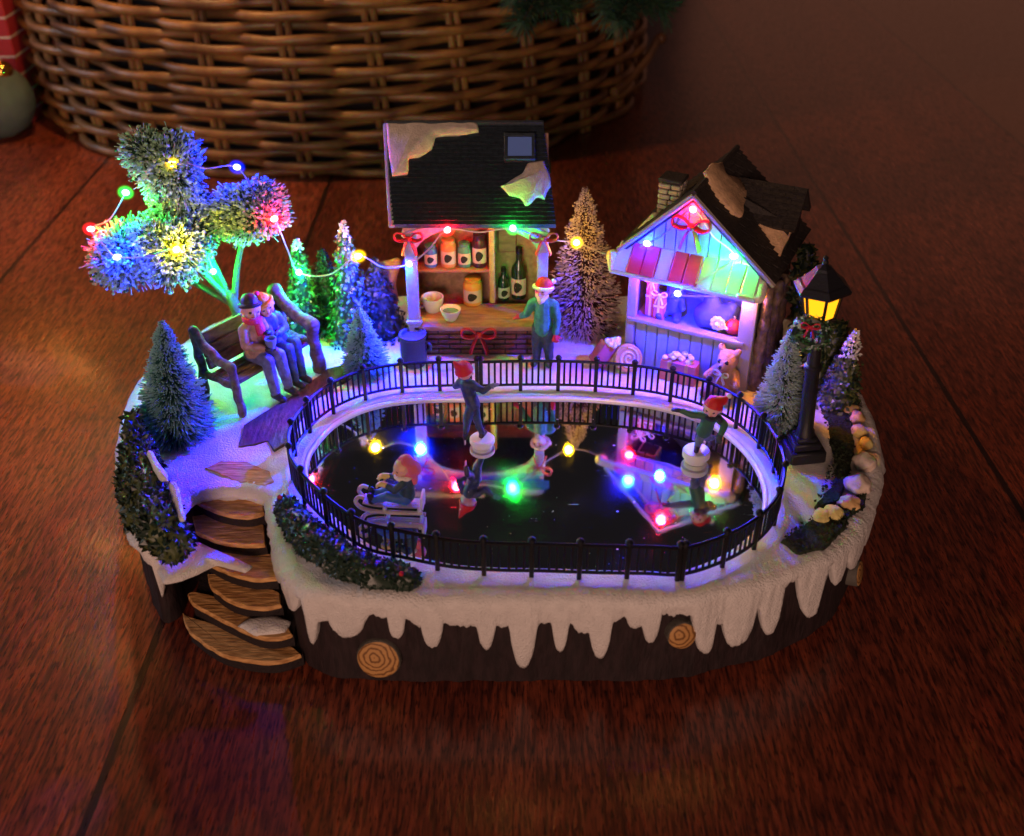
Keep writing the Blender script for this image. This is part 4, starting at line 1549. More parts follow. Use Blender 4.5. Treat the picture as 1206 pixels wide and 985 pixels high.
V, F, K = bear_mesh(1.0)
link('body', V, F, [M['sackblue'], M['bluecoat'], M['black']], t, K=K)
t = hthing('toy_ball', 'small red ball by the right post of the gift shop window', 'ball', (5.35, .75, DF))
m = MB().ico((0, 0, .42), .42, 3)
m.build('ball', M['bow'], t)
MB().tube(catmull([(0, 0, .84), (.06, 0, .95), (-.02, 0, 1.0)], 3, False), .04, 5).build('hook', M['wire'], t)
for x, h, lab in ((.95, 1.9, 'tall red wrapped parcel at the left of the gift shop window'), (1.5, 1.35, 'shorter red wrapped parcel inside the gift shop window')):
    t = hthing('parcel', lab, 'parcel', (x, .9 if x < 1.2 else .65, DF), 0, 'red parcels in the shop window')
    MB().box((0, 0, h / 2), (.52, .5, h), 0, bev=.03).build('box', M['giftpink'], t)
    m = MB().box((0, 0, h / 2), (.12, .52, h + .02)).box((0, 0, h * .6), (.54, .52, .12))
    ribbon_bow(m, (0, -.22, h + .12), .5)
    m.build('ribbon', M['giftwhite'], t)

# gifts on the snow in front of the shop
p = at_z(799, 448, TOP)
t = thing('gift_basket', 'rose gift box topped with white flowers against the shop front', 'gift', p, HA)
MB().box((0, 0, .6), (1.9, .8, 1.2), 0, bev=.10, seg=2).build('box', M['giftpink'], t)
m = MB().box((-.45, 0, .6), (.18, .84, 1.23)).box((.45, 0, .6), (.18, .84, 1.23))
m.build('ribbon', M['giftgold'], t)
m = MB()
for k in range(16):
    m.ico((random.uniform(-.75, .75), random.uniform(-.35, .35), 1.26 + random.uniform(0, .3)), random.uniform(.12, .2), 2, 0, (1, 1, .8), .25, 2)
m.build('flower_bow', M['giftwhite'], t)
p = at_z(853, 462, TOP)
t = thing('plush_bear', 'honey coloured plush bear sitting at the right corner of the gift shop', 'plush bear', p, HA - .2)
V, F, K = bear_mesh(1.3)
link('body', V, F, [M['bear'], M['tancoat'], M['black']], t, K=K)
m = MB()
ribbon_bow(m, (0, -.60, 1.32), .5)
m.build('neck_ribbon', M['giftwhite'], t)
p = at_z(707, 432, TOP)
t = thing('gift_bag', 'tipped rose gift bag with a pink bow left of the shop front', 'gift', p, R(15))
m = MB()
V0 = []
hh = 1.25
rm = np.array(Euler((0, R(34), 0)).to_matrix())
m.box((0, 0, 0), (.85, .7, hh), 0, bev=.08, seg=2)
m.V = [np.concatenate(m.V) @ rm.T + np.array([.1, 0, .78])]
m.build('bag', M['giftpink'], t)
m = MB()
for k in range(8):
    a = k * 2 * math.pi / 8
    m.ico((.55 + .28 * math.cos(a), -.15 + .22 * math.sin(a), 1.5 + .1 * math.cos(2 * a)), .17, 2)
m.ico((.55, -.15, 1.6), .16, 2)
m.build('flower_bow', M['giftwhite'], t)
p = at_z(738, 436, TOP)
t = thing('toy_drum', 'round cream toy drum leaning beside the tipped gift bag', 'toy drum', p, R(8))
tl = (R(68), 0, 0)
MB().lathe([(0, -.3), (.70, -.3), (.74, -.2), (.74, .2), (.70, .3), (.60, .3), (.58, .24), (0, .24)], (0, 0, .74), 24, rot=tl).build('shell', M['giftgold'], t)
sp = []
for q in np.linspace(0, 4.5 * math.pi, 60):
    r_ = .06 + .036 * q
    sp.append((r_ * math.cos(q), r_ * math.sin(q), .27))
sp = np.array(sp) @ np.array(Euler(tl).to_matrix()).T + np.array([0, 0, .74])
MB().tube(sp, .05, 5).build('rope_coil', M['giftwhite'], t)


# ================================================================== TREES
def brush_tree(label, basep, topz, rmax, n, m0, m1, group, lean=(0, 0), frost=.38, seed=1, thick=.05):
    root = thing('bottle_brush_tree', label, 'tree', (basep[0], basep[1], TOP - .05), 0, group)
    g = np.random.default_rng(seed)
    H_ = topz - TOP
    MB().tube([(0, 0, 0), (lean[0] * .5, lean[1] * .5, H_ * .5), (lean[0], lean[1], H_ * .97)], [.14, .10, .05], 7).build('trunk', M['trunk'], root)
    t = g.uniform(.0, 1, n) ** 1.25
    z = .25 + (H_ - .3) * t
    prof = (1 - t) ** .82 * (.86 + .14 * np.sin(t * 38)) + .04
    prof *= np.minimum(1, .72 + t * 3)
    L = rmax * prof * g.uniform(.72, 1.06, n)
    a = g.uniform(0, 2 * math.pi, n)
    ax = np.stack([lean[0] * t, lean[1] * t, z], 1)
    d = np.stack([np.cos(a), np.sin(a), g.uniform(-.25, .35, n) + .25 * t], 1)
    d /= np.linalg.norm(d, axis=1)[:, None]
    S = ax + d * .04
    E = ax + d * L[:, None] + np.stack([np.zeros(n), np.zeros(n), -.06 * L], 1) + g.normal(0, .04, (n, 3))
    fr = np.clip(g.normal(frost, .12, n), .08, .8)
    V, F, K = bristles(S, E, thick * .55, thick * .62, fr)
    link('crown', V, F, [m0, m1], root, K=K, smooth=False)
    return root


GB = 'frosted bottle brush trees in the village'
brush_tree('frosted teal bottle brush tree beside the left end of the bench', at_z(210, 512, TOP), 11.2, 2.15, 5200, M['brush_teal'], M['frost_teal'], GB, (.35, 0), .24, 3)
brush_tree('small blue lit frosted tree between bench and stall tub', at_z(432, 440, TOP), 8.9, 1.45, 3400, M['brush_teal'], M['frost_teal'], GB, (-.1, 0), .30, 4)
brush_tree('plum bristled frosted tree between the stall and the gift shop', at_z(687, 385, TOP), 13.2, 2.5, 7000, M['brush_plum'], M['frost2'], GB, (-.2, 0), .15, 5)
brush_tree('pale frosted tree between the gift shop and the street lamp', at_z(917, 505, TOP), 10.5, 1.65, 4600, M['brush_green'], M['frost'], GB, (-.2, 0), .42, 6)

# ornamental tree with ball crowns, at the back left
TB = np.array([-14.6, 12.6, TOP])
t = thing('frosted_tree', 'bare limbed tree with clumps of frosted foliage wrapped in fairy lights', 'tree', TB)
CL = [(at_y(202, 200, 13), 1.9), (at_y(214, 252, 13.4), 1.75), (at_y(294, 248, 13), 1.85), (at_y(148, 299, 12.2), 1.95), (at_y(205, 292, 11.6), 1.85)]
pr_ = [((0, 0, 0), .5, (0, 0, 1.6), .38), ((0, 0, 1.6), .38, (-.3, 0, 3.0), .30)]
br = []
for (c, r_) in CL:
    q = np.array(c) - TB
    mid = np.array([q[0] * .45 - .2, q[1] * .4, 3.0 + (q[2] - 3.0) * .42])
    br.append(catmull([(-.2, 0, 2.4), mid, q], 8, False))
V, F, K = fuse(pr_, .09, 2, .06)
tk = link('trunk', V, F, M['trunk'], t, angle=180)
for b in br:
    MB().tube(b, np.linspace(.2, .10, len(b)), 8).build('branch', M['trunk'], tk)
for q, (c, r_) in enumerate(CL):
    g = np.random.default_rng(40 + q)
    n = 4200
    d = g.normal(0, 1, (n, 3))
    d[:, 2] += .15
    d /= np.linalg.norm(d, axis=1)[:, None]
    c0 = np.array(c) - TB
    ell = np.array([1, 1, .92])
    o_ = Vector((q * 5, 0, 0))
    o_ = Vector((q * 5, 0, 0))
    lump = np.array([1 + .55 * noise.noise(Vector(x) * 1.5 + o_) + .38 * noise.noise(Vector(x) * 3.6 + o_) for x in d])
    L = r_ * np.clip(lump, .6, 1.2) * g.uniform(.78, 1.0, n)
    axis = c0 - np.array([-.2, 0, 2.6])
    axis /= np.linalg.norm(axis)
    lobes = np.vstack([np.zeros(3), np.clip(g.normal(0, .36, (5, 3)), -.5, .5)])
    lsz = np.array([.84, .62, .56, .64, .52, .58])
    li = g.integers(0, 6, n)
    li[: n // 3] = 0
    L = L * lsz[li]
    c0 = c0 + lobes[li] * r_
    S = c0 + d * r_ * .22 + axis * g.uniform(-.4, .2, n)[:, None] * r_ * .3
    E = S + (d * ell + g.normal(0, .10, (n, 3))) * (L - .10 * r_)[:, None]
    V, F, K = bristles(S, E, .02, .026, np.clip(g.normal(.30, .08, n), .05, .6))
    mb = MB().add(V, F, K)
    # crumbs of flock glued on the bristle ends
    for i in range(0, n, 2):
        mb.ico(E[i] - d[i] * g.uniform(-.03, .22), g.uniform(.055, .125), 1, 1 if g.random() < .78 else 0, (1, 1, .8))
    mb.build('crown', [M['brush_green'], M['frost_green']], t, smooth=False)


def resin_tree(label, p, top, rad, tiers, seed, group, mcols=('leafmid', 'leafdark'), snow=True, name='resin_tree', tilt=(0, 0), cat='tree', snowtop=.10):
    """moulded evergreen: tiers of small leaves round a stem, the tip dusted with snow"""
    root = thing(name, label, cat, (p[0], p[1], TOP - .03), 0, group)
    g = random.Random(seed)
    H_ = top - TOP
    MB().tube([(0, 0, 0), (tilt[0], tilt[1], H_ * .9)], [.28, .08], 7).build('trunk', M['trunk'], root)
    P, N, S, K = [], [], [], []
    n = int(900 * rad / 1.2)
    for i in range(n):
        t = g.random() ** 1.2
        tier = (t * tiers) % 1
        r_ = rad * (1 - t) ** .75 * (1.0 - .38 * tier) * (.8 + .25 * g.random()) + .06
        a = g.uniform(0, 6.283)
        z = .35 + (H_ - .4) * t
        P.append((tilt[0] * t + r_ * math.cos(a), tilt[1] * t + r_ * math.sin(a), z - .25 * r_))
        N.append((math.cos(a), math.sin(a), .5 + .5 * g.random()))
        S.append(g.uniform(.22, .42) * (1 - .4 * t))
        top_facing = tier > .8 and g.random() < .25
        K.append(2 if snow and (t > 1 - snowtop or top_facing) else g.choice((0, 0, 1)))
    V, F, Kk = leaves(P, N, S, K)
    mb = MB().add(V, F, Kk)
    # solid core so that the leaves sit on a body
    V, F, k2 = fuse([((tilt[0] * .0, 0, .5), rad * .70, (tilt[0] * .5, tilt[1] * .5, H_ * .5), rad * .42), ((tilt[0] * .5, tilt[1] * .5, H_ * .5), rad * .42, (tilt[0], tilt[1], H_ * .93), .07)],
                    .11, 1, .13, 1.8)
    mb.add(V, F, [1] * len(F))
    mb.build('crown', [M[mcols[0]], M[mcols[1]], M['snow']], root)
    return root


GR = 'moulded evergreens behind the bench'
p = at_y(357, 350, 14)
resin_tree('shorter green moulded evergreen behind the right end of the bench', (p[0], 14), 10.6, 1.35, 5, 11, GR)
p = at_y(412, 350, 13.2)
resin_tree('taller moulded evergreen with a snowy tip left of the stall', (p[0], 13.2), 12.0, 1.55, 6, 12, GR, ('leafmid', 'leafdark'), True, snowtop=.12)
p = at_y(385, 350, 15.5)
resin_tree('dark moulded evergreen set back between the two lit evergreens', (p[0], 15.5), 9.3, 1.5, 5, 17, GR, ('leafdark', 'leafdark'), False)
p = at_y(447, 380, 13.8)
resin_tree('dark bushy evergreen close to the left side of the stall', (p[0], 13.9), 9.5, 1.7, 5, 13, GR, ('leafdark', 'leafdark'), False)
p = at_z(985, 478, TOP)
resin_tree('snow streaked moulded evergreen right behind the street lamp', p, 9.3, 1.15, 5, 14, None, ('leafolive', 'leafdark'), True, tilt=(.2, 0), snowtop=.30)


def shrub(label, prims, n, seed, cols=('leafdark', 'leafdark'), berries=0, name='shrub', snow=None, leaf=(.22, .40), cat='shrub'):
    P0 = np.array(prims[0][0], float)
    org = np.array([P0[0], P0[1], TOP])
    V, F, K = fuse(prims, .13, 1, .14, 1.6)
    me_c = np.array([V[list(f)].mean(0) for f in F])
    me_n = np.array([np.cross(V[f[1]] - V[f[0]], V[f[2]] - V[f[0]]) for f in F])
    me_n /= np.linalg.norm(me_n, axis=1)[:, None] + 1e-9
    root = thing(name, label, cat, org)
    g = random.Random(seed)
    mb = MB().add(V - org, F, [1] * len(F))
    idx = [g.randrange(len(F)) for _ in range(n)]
    P = [me_c[i] - org for i in idx]
    N = [me_n[i] for i in idx]
    Kk = [0 if g.random() < .7 else 1 for _ in idx]
    Vl, Fl, Kl = leaves(P, N, [g.uniform(*leaf) for _ in idx], Kk, .6)
    mb.add(Vl, Fl, Kl)
    mb.build('foliage', [M[cols[0]], M[cols[1]]], root)
    for i in range(berries):
        j = g.randrange(len(F))
        if me_n[j][2] > .2:
            MB().ico(me_c[j] - org + me_n[j] * .08, g.uniform(.09, .13), 2).build('berry', M['berry'], root)
    if snow:
        V, F, K = fuse(snow, .09, 2, .07)
        link('snow_strip', V - org, F, M['snow'], root, angle=180)
    return root


def zp(u, v, z):
    return tuple(at_z(u, v, z))


shrub('tall dark green shrub down the left edge of the base beside the steps',
      [(zp(160, 520, 6.6), .55, zp(155, 492, 7.4), .35), (zp(163, 535, 6.2), .75, zp(170, 580, 5.9), .95), (zp(170, 580, 5.9), .95, zp(190, 625, 5.5), .95),
       (zp(190, 625, 5.5), .95, zp(205, 640, 5.2), .75), (zp(160, 560, 5.6), .8, zp(165, 610, 5.4), .7)], 2100, 21, ('leafdark', 'leafolive'),
      snow=[(zp(176, 535, 6.9), .16, zp(192, 562, 6.8), .22), (zp(203, 572, 6.5), .2, zp(215, 612, 6.1), .16)], leaf=(.25, .45))
shrub('low dark hedge with red berries against the front left of the rink fence',
      [(zp(338, 600, 5.3), .55, zp(365, 635, 5.3), .75), (zp(365, 635, 5.3), .75, zp(400, 660, 5.25), .75), (zp(400, 660, 5.25), .75, zp(440, 676, 5.2), .68), (zp(440, 676, 5.2), .68, zp(482, 683, 5.2), .52)],
      2300, 22, ('leafdark', 'leafdark'), berries=16, leaf=(.16, .30))
shrub('tall olive shrub climbing behind the right side of the gift shop',
      [(tuple(at_y(958, 430, 9.0)), .8, tuple(at_y(955, 380, 9.6)), .9), (tuple(at_y(955, 380, 9.6)), .9, tuple(at_y(948, 330, 10.0)), .7), (tuple(at_y(948, 330, 10.0)), .7, tuple(at_y(950, 295, 10.3)), .35),
       (tuple(at_y(975, 420, 9.0)), .6, tuple(at_y(985, 390, 9.4)), .6), (tuple(at_y(962, 440, 8.6)), 1.0, (14.8, 8.8, 5.0), 1.0)], 1500, 23, ('leafolive', 'leafdark'), leaf=(.25, .45))

# ================================================================== STONES on the right bank
ST = [(1003, 482, .42, 'rockorange', 'ochre stone at the back end of the stone row on the right bank'),
      (1010, 492, .45, 'rockorange', 'second ochre stone touching the back end of the stone row'),
      (1012, 507, .46, 'rockyellow', 'yellow stone above the smallest stone of the right bank row'),
      (1020, 521, .40, 'rockyellow', 'small yellow stone just behind the large rosy stones'),
      (1019, 545, .62, 'rockpink', 'large rosy stone at the middle of the right bank row'),
      (1010, 572, .66, 'rockpink', 'largest rosy stone low on the right bank'),
      (1000, 592, .50, 'rockorange', 'ochre stone between the largest rosy stone and the yellow front stones'),
      (981, 604, .48, 'rockyellow', 'yellow stone second from the front of the stone row'),
      (967, 607, .44, 'rockyellow', 'yellow stone at the front end of the stone row')]
for u, v, r_, mm, lab in ST:
    r_ *= .86
    p = at_z(u, v, TOP + .25)
    mb = MB().ico((p[0], p[1], TOP + r_ * .52), r_, 3, 0, (1.1, .95, .8), .35, 1.4, rot=(0, 0, random.uniform(0, 3)))
    tag(mb.build('stone', M[mm], origin=(p[0], p[1], TOP)), lab, 'stone', 'stones along the right bank')

# ================================================================== STREET LAMP
LP = np.array([13.5, 2.35, TOP])
t = thing('street_lamp', 'black street lamp with a glowing amber lantern on a stepped base', 'street lamp', LP, rot=(0, R(-3.2), 0))
m = MB().box((0, 0, .30), (1.65, 1.65, .65), 0, rot=(0, 0, .1), bev=.08).box((0, 0, .78), (1.25, 1.25, .4), 0, rot=(0, 0, .1), bev=.08).box((0, 0, 1.05), (.95, .95, .3), 0, rot=(0, 0, .1), bev=.08)
m.build('lamp_base', M['blackiron'], t)
MB().lathe([(.46, 1.1), (.42, 1.4), (.36, 1.5), (.34, 2.5), (.33, 4.6), (.40, 4.7), (.40, 4.85), (.30, 4.95), (.27, 6.9), (.36, 7.0), (.36, 7.15)], seg=10).build('pole', M['blackiron'], t)
LZ = 7.15
m = MB().lathe([(.30, LZ), (.62, LZ + .10), (.66, LZ + .22)], seg=6, a0=R(30))
for k in range(6):
    a = R(30 + 60 * k)
    m.tube([(.64 * math.cos(a), .64 * math.sin(a), LZ + .15), (.86 * math.cos(a), .86 * math.sin(a), LZ + 1.45)], .07, 5)
m.lathe([(.80, LZ + 1.36), (.92, LZ + 1.40), (.92, LZ + 1.5), (.80, LZ + 1.52)], seg=6, a0=R(30))
fr_ = m.build('lantern_frame', M['blackiron'], t, smooth=False)
for k in range(6):
    a, b = R(30 + 60 * k), R(90 + 60 * k)
    q = [(.61 * math.cos(a), .61 * math.sin(a), LZ + .2), (.61 * math.cos(b), .61 * math.sin(b), LZ + .2), (.82 * math.cos(b), .82 * math.sin(b), LZ + 1.4), (.82 * math.cos(a), .82 * math.sin(a), LZ + 1.4)]
    MB().add(q, [(0, 1, 2, 3)]).build('lantern_pane', M['lampglow'], t, smooth=False)
m = MB().lathe([(1.20, LZ + 1.42), (1.24, LZ + 1.55), (1.05, LZ + 1.75), (.95, LZ + 1.80), (.42, LZ + 2.35), (.36, LZ + 2.45), (.12, LZ + 2.6)], seg=6, a0=R(30))
m.build('lantern_roof', M['blackiron'], t, smooth=False)
MB().lathe([(.10, LZ + 2.55), (.14, LZ + 2.68), (.08, LZ + 2.78), (.13, LZ + 2.88), (0, LZ + 3.02)], seg=10).build('finial', M['blackiron'], t)
# wreath hanging on the pole
wc = at_y(954, 393, 1.7)
t = thing('wreath', 'small green wreath with a red bow hung on the street lamp pole', 'wreath', wc, R(-14))
m = MB()
P, N, S, K = [], [], [], []
for i in range(420):
    a, b = random.uniform(0, 6.283), random.uniform(0, 6.283)
    rr = .60 + .20 * math.cos(b)
    P.append((rr * math.cos(a), .20 * math.sin(b), rr * math.sin(a)))
    N.append((math.cos(b) * math.cos(a), math.sin(b), math.cos(b) * math.sin(a)))
    S.append(random.uniform(.14, .26))
    K.append(random.choice((0, 0, 1, 2)))
Vl, Fl, Kl = leaves(P, N, S, K)
m.add(Vl, Fl, Kl)
m.tube([(.60 * math.cos(a), 0, .60 * math.sin(a)) for a in np.linspace(0, 2 * math.pi, 25)[:-1]], .19, 8, 1, closed=True)
m.build('ring', [M['leafmid'], M['leafdark'], M['frost']], t)
m = MB()
ribbon_bow(m, (-.05, -.26, .45), .48)
m.build('ribbon_bow', M['scarf'], t)

# ================================================================== BENCH AND COUPLE
BR_ = R(54)
BL = np.array([-12.6, 8.35, TOP + .05])
bench = thing('bench', 'rustic wooden bench with gnarled driftwood arms at the back left of the rink', 'bench', BL, BR_)
for y in (-.75, -.15, .45):
    MB().box((0, y, 1.68), (5.2, .52, .2), 0, bev=.05).build('seat_plank', M['bench'], bench)
for k, (y, z) in enumerate(((.92, 2.15), (1.08, 2.75), (1.24, 3.35))):
    MB().box((0, y, z), (5.1, .24, .60), 0, rot=(R(-16), 0, 0), bev=.05).build('back_plank', M['bench'], bench)
for sx, gn in ((-1, 0), (1, 1)):
    x = sx * 2.65
    th = 1.0 if gn == 0 else 1.4
    pr_ = [((x, 1.45, 3.9), .28 * th, (x, .9, 3.3), .26 * th), ((x, .9, 3.3), .26 * th, (x, -.2, 2.75), .24 * th), ((x, -.2, 2.75), .24 * th, (x, -1.05, 2.7), .27 * th), ((x, -1.05, 2.7), .26 * th, (x, -1.0, 1.9), .22 * th),
           ((x, -1.0, 1.9), .23 * th, (x, -1.25, .15), .26 * th), ((x, 1.45, 3.9), .25 * th, (x, 1.3, 2.0), .22 * th), ((x, 1.3, 2.0), .22 * th, (x, 1.5, .1), .26 * th), ((x, -1.0, 1.6), .2, (x, 1.3, 1.6), .2)]
    V, F, K = fuse(pr_, .10, 2, .09, 1.5)
    link('arm', V, F, M['bench'], bench, angle=180)


def hand(prims, p, d, side, k, s=1.0, curl=.5):
    """palm, four unequal curled fingers and a thumb leaving the side of the palm"""
    d = Vector(d).normalized()
    w = d.cross(Vector((0, 0, 1)))
    w = w.normalized() if w.length > .1 else Vector((1, 0, 0))
    nn = w.cross(d).normalized()
    p = Vector(p)
    prims.append((p, .125 * s, p + d * .20 * s, .13 * s, k))
    for i, ln in enumerate((.20, .25, .24, .18)):
        o = p + d * .24 * s + w * (i - 1.5) * .085 * s
        m_ = o + d * ln * .6 * s - nn * curl * .06 * s
        prims.append((o, .052 * s, m_, .048 * s, k))
        prims.append((m_, .048 * s, m_ + d * ln * .4 * s * (1 - curl) - nn * curl * .18 * s, .042 * s, k))
    o = p + d * .06 * s + w * side * .12 * s
    prims.append((o, .055 * s, o + (d * .5 + w * side * .7 - nn * .3).normalized() * .2 * s, .045 * s, k))


def head(prims, c, r, fwd, up, kskin, keye, klip, ears=True):
    c, f, u = Vector(c), Vector(fwd).normalized(), Vector(up).normalized()
    s = f.cross(u).normalized()
    u = s.cross(f)
    prims.append((c + u * .12 * r, r * .95, c + u * .18 * r - f * .1 * r, r * .93, kskin))
    prims.append((c - u * .35 * r + f * .12 * r, r * .68, c - u * .62 * r + f * .25 * r, r * .42, kskin))
    prims.append((c - u * .05 * r + f * .92 * r, r * .12, c - u * .22 * r + f * 1.06 * r, r * .16, kskin))
    for sd in (-1, 1):
        prims.append((c + s * sd * .36 * r + f * .82 * r + u * .10 * r, r * .13, c + s * sd * .40 * r + f * .80 * r + u * .10 * r, r * .12, keye))
        prims.append((c + s * sd * .45 * r + f * .62 * r - u * .28 * r, r * .26, c + s * sd * .45 * r + f * .60 * r - u * .28 * r, r * .25, kskin))
        if ears:
            prims.append((c + s * sd * .93 * r, r * .16, c + s * sd * .97 * r - u * .2 * r, r * .13, kskin))
    prims.append((c - u * .50 * r + f * .80 * r - s * .16 * r, r * .08, c - u * .50 * r + f * .80 * r + s * .16 * r, r * .08, klip))


def limb(prims, pts, rad, k):
    for i in range(len(pts) - 1):
        prims.append((pts[i], rad[i], pts[i + 1], rad[i + 1], k if np.isscalar(k) else k[i]))


def body_part(root, prims, mats, voxel=.042):
    V, F, K = fuse(prims, voxel, 2, .022, 4.0)
    return link('body', V, F, [M[m] for m in mats], root, K=K, angle=180)


def knit_hat(root, c, r, up, m, name='hat', brim=None, pom=None, tip=None):
    c, u = Vector(c), Vector(up).normalized()
    pr_ = [(c + u * .25 * r, r * 1.02, c + u * .45 * r, r * .92, 0)]
    if tip is not None:
        tip = Vector(tip)
        pr_.append((c + u * .5 * r, r * .85, c + (tip - c) * .6, r * .5, 0))
        pr_.append((c + (tip - c) * .6, r * .5, tip, r * .16, 0))
    V, F, K = fuse(pr_, .05, 2)
    V, F = cut_below(V, F, c + u * .16 * r, u)
    h = link(name, V, F, M[m], root, angle=180)
    if brim:
        a = u.orthogonal().normalized()
        b = u.cross(a)
        MB().tube([c + u * .2 * r + (a * math.cos(q) + b * math.sin(q)) * r * 1.02 for q in np.linspace(0, 2 * math.pi, 17)[:-1]], .22 * r, 8, closed=True).build('brim', M[brim], h)
    if pom:
        e = tip if tip is not None else c + u * 1.45 * r
        MB().ico(e, .3 * r, 2, rough=.2, freq=3).build('pompom', M[pom], h)
    return h


def cut_below(V, F, p, n):
    """keep the part of a surface above a plane"""
    side = (V - np.array(p)) @ np.array(n)
    keep = [f for f in F if max(side[list(f)]) > 0]
    V = V.copy()
    used = sorted({i for f in keep for i in f})
    nn = np.array(n)
    for i in used:
        if side[i] < 0:
            V[i] = V[i] - nn * side[i]
    mp = {i: q for q, i in enumerate(used)}
    return V[used], [tuple(mp[i] for i in f) for f in keep]


# man on the bench
man = thing('person', 'person in flat cap, tan coat and crimson scarf holding a cup on the bench', 'person', BL, BR_, 'couple seated on the bench')
ST_ = 1.78
x = -.25
pm = []
limb(pm, [(x, .15, ST_ + .42), (x, .12, ST_ + 1.0), (x + .02, .02, ST_ + 1.75)], [.55, .50, .46], 1)
pm.append(((x - .42, .02, ST_ + 1.85), .27, (x + .42, .02, ST_ + 1.85), .27, 1))
pm.append(((x, 0, ST_ + 2.0), .2, (x, -.05, ST_ + 2.35), .2, 0))
limb(pm, [(x - .30, .05, ST_ + .30), (x - .34, -1.15, ST_ + .32), (x - .36, -1.42, .45)], [.40, .34, .25], 2)
limb(pm, [(x + .30, .05, ST_ + .30), (x + .38, -1.2, ST_ + .34), (x + .46, -1.5, .45)], [.40, .34, .25], 2)
for dx, yy in ((-.36, -1.42), (.46, -1.5)):
    pm.append(((x + dx, yy + .08, .22), .21, (x + dx - .02, yy - .50, .18), .19, 3))
# coat skirt over the lap
pm.append(((x - .25, -.1, ST_ + .38), .46, (x - .28, -.55, ST_ + .36), .40, 1))
pm.append(((x + .25, -.1, ST_ + .38), .46, (x + .28, -.55, ST_ + .36), .40, 1))
limb(pm, [(x - .56, .02, ST_ + 1.80), (x - .72, -.15, ST_ + 1.05), (x - .18, -.80, ST_ + .86)], [.27, .24, .19], 1)
limb(pm, [(x + .56, .02, ST_ + 1.80), (x + .62, -.35, ST_ + 1.10), (x + .20, -.78, ST_ + .90)], [.27, .24, .19], 1)
hand(pm, (x - .08, -.86, ST_ + .88), (.9, -.35, .1), 1, 4, 1.05, .8)
hand(pm, (x + .16, -.86, ST_ + .92), (-.6, -.6, .1), -1, 4, 1.05, .8)
hc_m = (x, -.08, ST_ + 2.72)
head(pm, hc_m, .50, (-.40, -1, -.10), (.12, -.12, 1), 0, 5, 6)
body_part(man, pm, ['skin', 'tancoat', 'greytrouser', 'boot', 'capblack', 'ink', 'scarf'])
m = MB()
m.tube([(x + .34 * math.cos(a), -.06 + .34 * math.sin(a), ST_ + 2.22 + .05 * math.sin(a)) for a in np.linspace(0, 2 * math.pi, 17)[:-1]], .17, 8, closed=True)
m.tube(catmull([(x + .12, -.36, ST_ + 2.18), (x + .2, -.52, ST_ + 1.7), (x + .16, -.58, ST_ + 1.2)], 5, False), .19, 7, flat=.5)
m.tube(catmull([(x + .02, -.38, ST_ + 2.15), (x - .06, -.52, ST_ + 1.8), (x - .02, -.56, ST_ + 1.45)], 5, False), .17, 7, flat=.5)
m.build('scarf', M['scarf'], man)
knit_hat(man, (hc_m[0] + .03, hc_m[1] + .06, hc_m[2] + .13), .49, (.15, .22, 1), 'capblack', 'flat_cap', brim='capblack')
t = thing('cup', 'blue rimmed cup held in the gloved hands of the person with the crimson scarf', 'cup',
          BL + np.array([math.cos(BR_) * (x + .10) + math.sin(BR_) * 1.08, math.sin(BR_) * (x + .10) - math.cos(BR_) * 1.08, ST_ + .84]), BR_)
m = MB()
hollow_cup(m, .27, .55, .05)
m.build('cup_wall', M['cupblue'], t)
MB().lathe([(.20, .40), (.235, .45)], seg=16).build('drink', M['jarblue'], t)

# woman leaning on his shoulder
wom = thing('person', 'person in a golden knit hat and blue jacket leaning on the one with the scarf', 'person', BL, BR_, 'couple seated on the bench')
x = 1.05
pm = []
limb(pm, [(x, .15, ST_ + .40), (x - .06, .10, ST_ + .95), (x - .22, 0, ST_ + 1.62)], [.52, .44, .42], 1)
pm.append(((x - .58, 0, ST_ + 1.70), .24, (x + .18, 0, ST_ + 1.72), .25, 1))
pm.append(((x - .28, -.02, ST_ + 1.85), .18, (x - .36, -.06, ST_ + 2.2), .18, 0))
limb(pm, [(x - .26, .05, ST_ + .28), (x - .22, -1.1, ST_ + .32), (x - .20, -1.32, .45)], [.38, .31, .23], 2)
limb(pm, [(x + .28, .05, ST_ + .28), (x + .36, -1.0, ST_ + .38), (x + .40, -1.22, .45)], [.38, .31, .23], 2)
for dx, yy in ((-.20, -1.32), (.40, -1.22)):
    pm.append(((x + dx, yy + .02, .62), .23, (x + dx, yy + .04, .25), .22, 3))
    pm.append(((x + dx, yy + .05, .2), .20, (x + dx, yy - .46, .17), .17, 3))
pm.append(((x - .2, -.1, ST_ + .40), .42, (x - .2, -.42, ST_ + .38), .36, 1))
pm.append(((x + .2, -.1, ST_ + .40), .42, (x + .2, -.42, ST_ + .38), .36, 1))
limb(pm, [(x + .28, -.02, ST_ + 1.66), (x + .42, -.35, ST_ + 1.05), (x - .30, -.66, ST_ + 1.12)], [.25, .22, .17], 1)
limb(pm, [(x - .62, 0, ST_ + 1.64), (x - .60, -.42, ST_ + 1.2), (x - .80, -.62, ST_ + 1.35)], [.24, .2, .17], 1)
hand(pm, (x - .40, -.70, ST_ + 1.15), (-.9, -.15, .2), 1, 4, 1.0, .6)
hand(pm, (x - .84, -.66, ST_ + 1.38), (-.7, -.1, .5), 1, 4, 1.0, .6)
hc_w = (x - .44, -.10, ST_ + 2.52)
head(pm, hc_w, .47, (-.50, -1, -.05), (-.42, -.08, 1), 0, 5, 6)
body_part(wom, pm, ['skin', 'bluecoat', 'tealtrouser', 'boot', 'capblack', 'ink', 'scarf'])
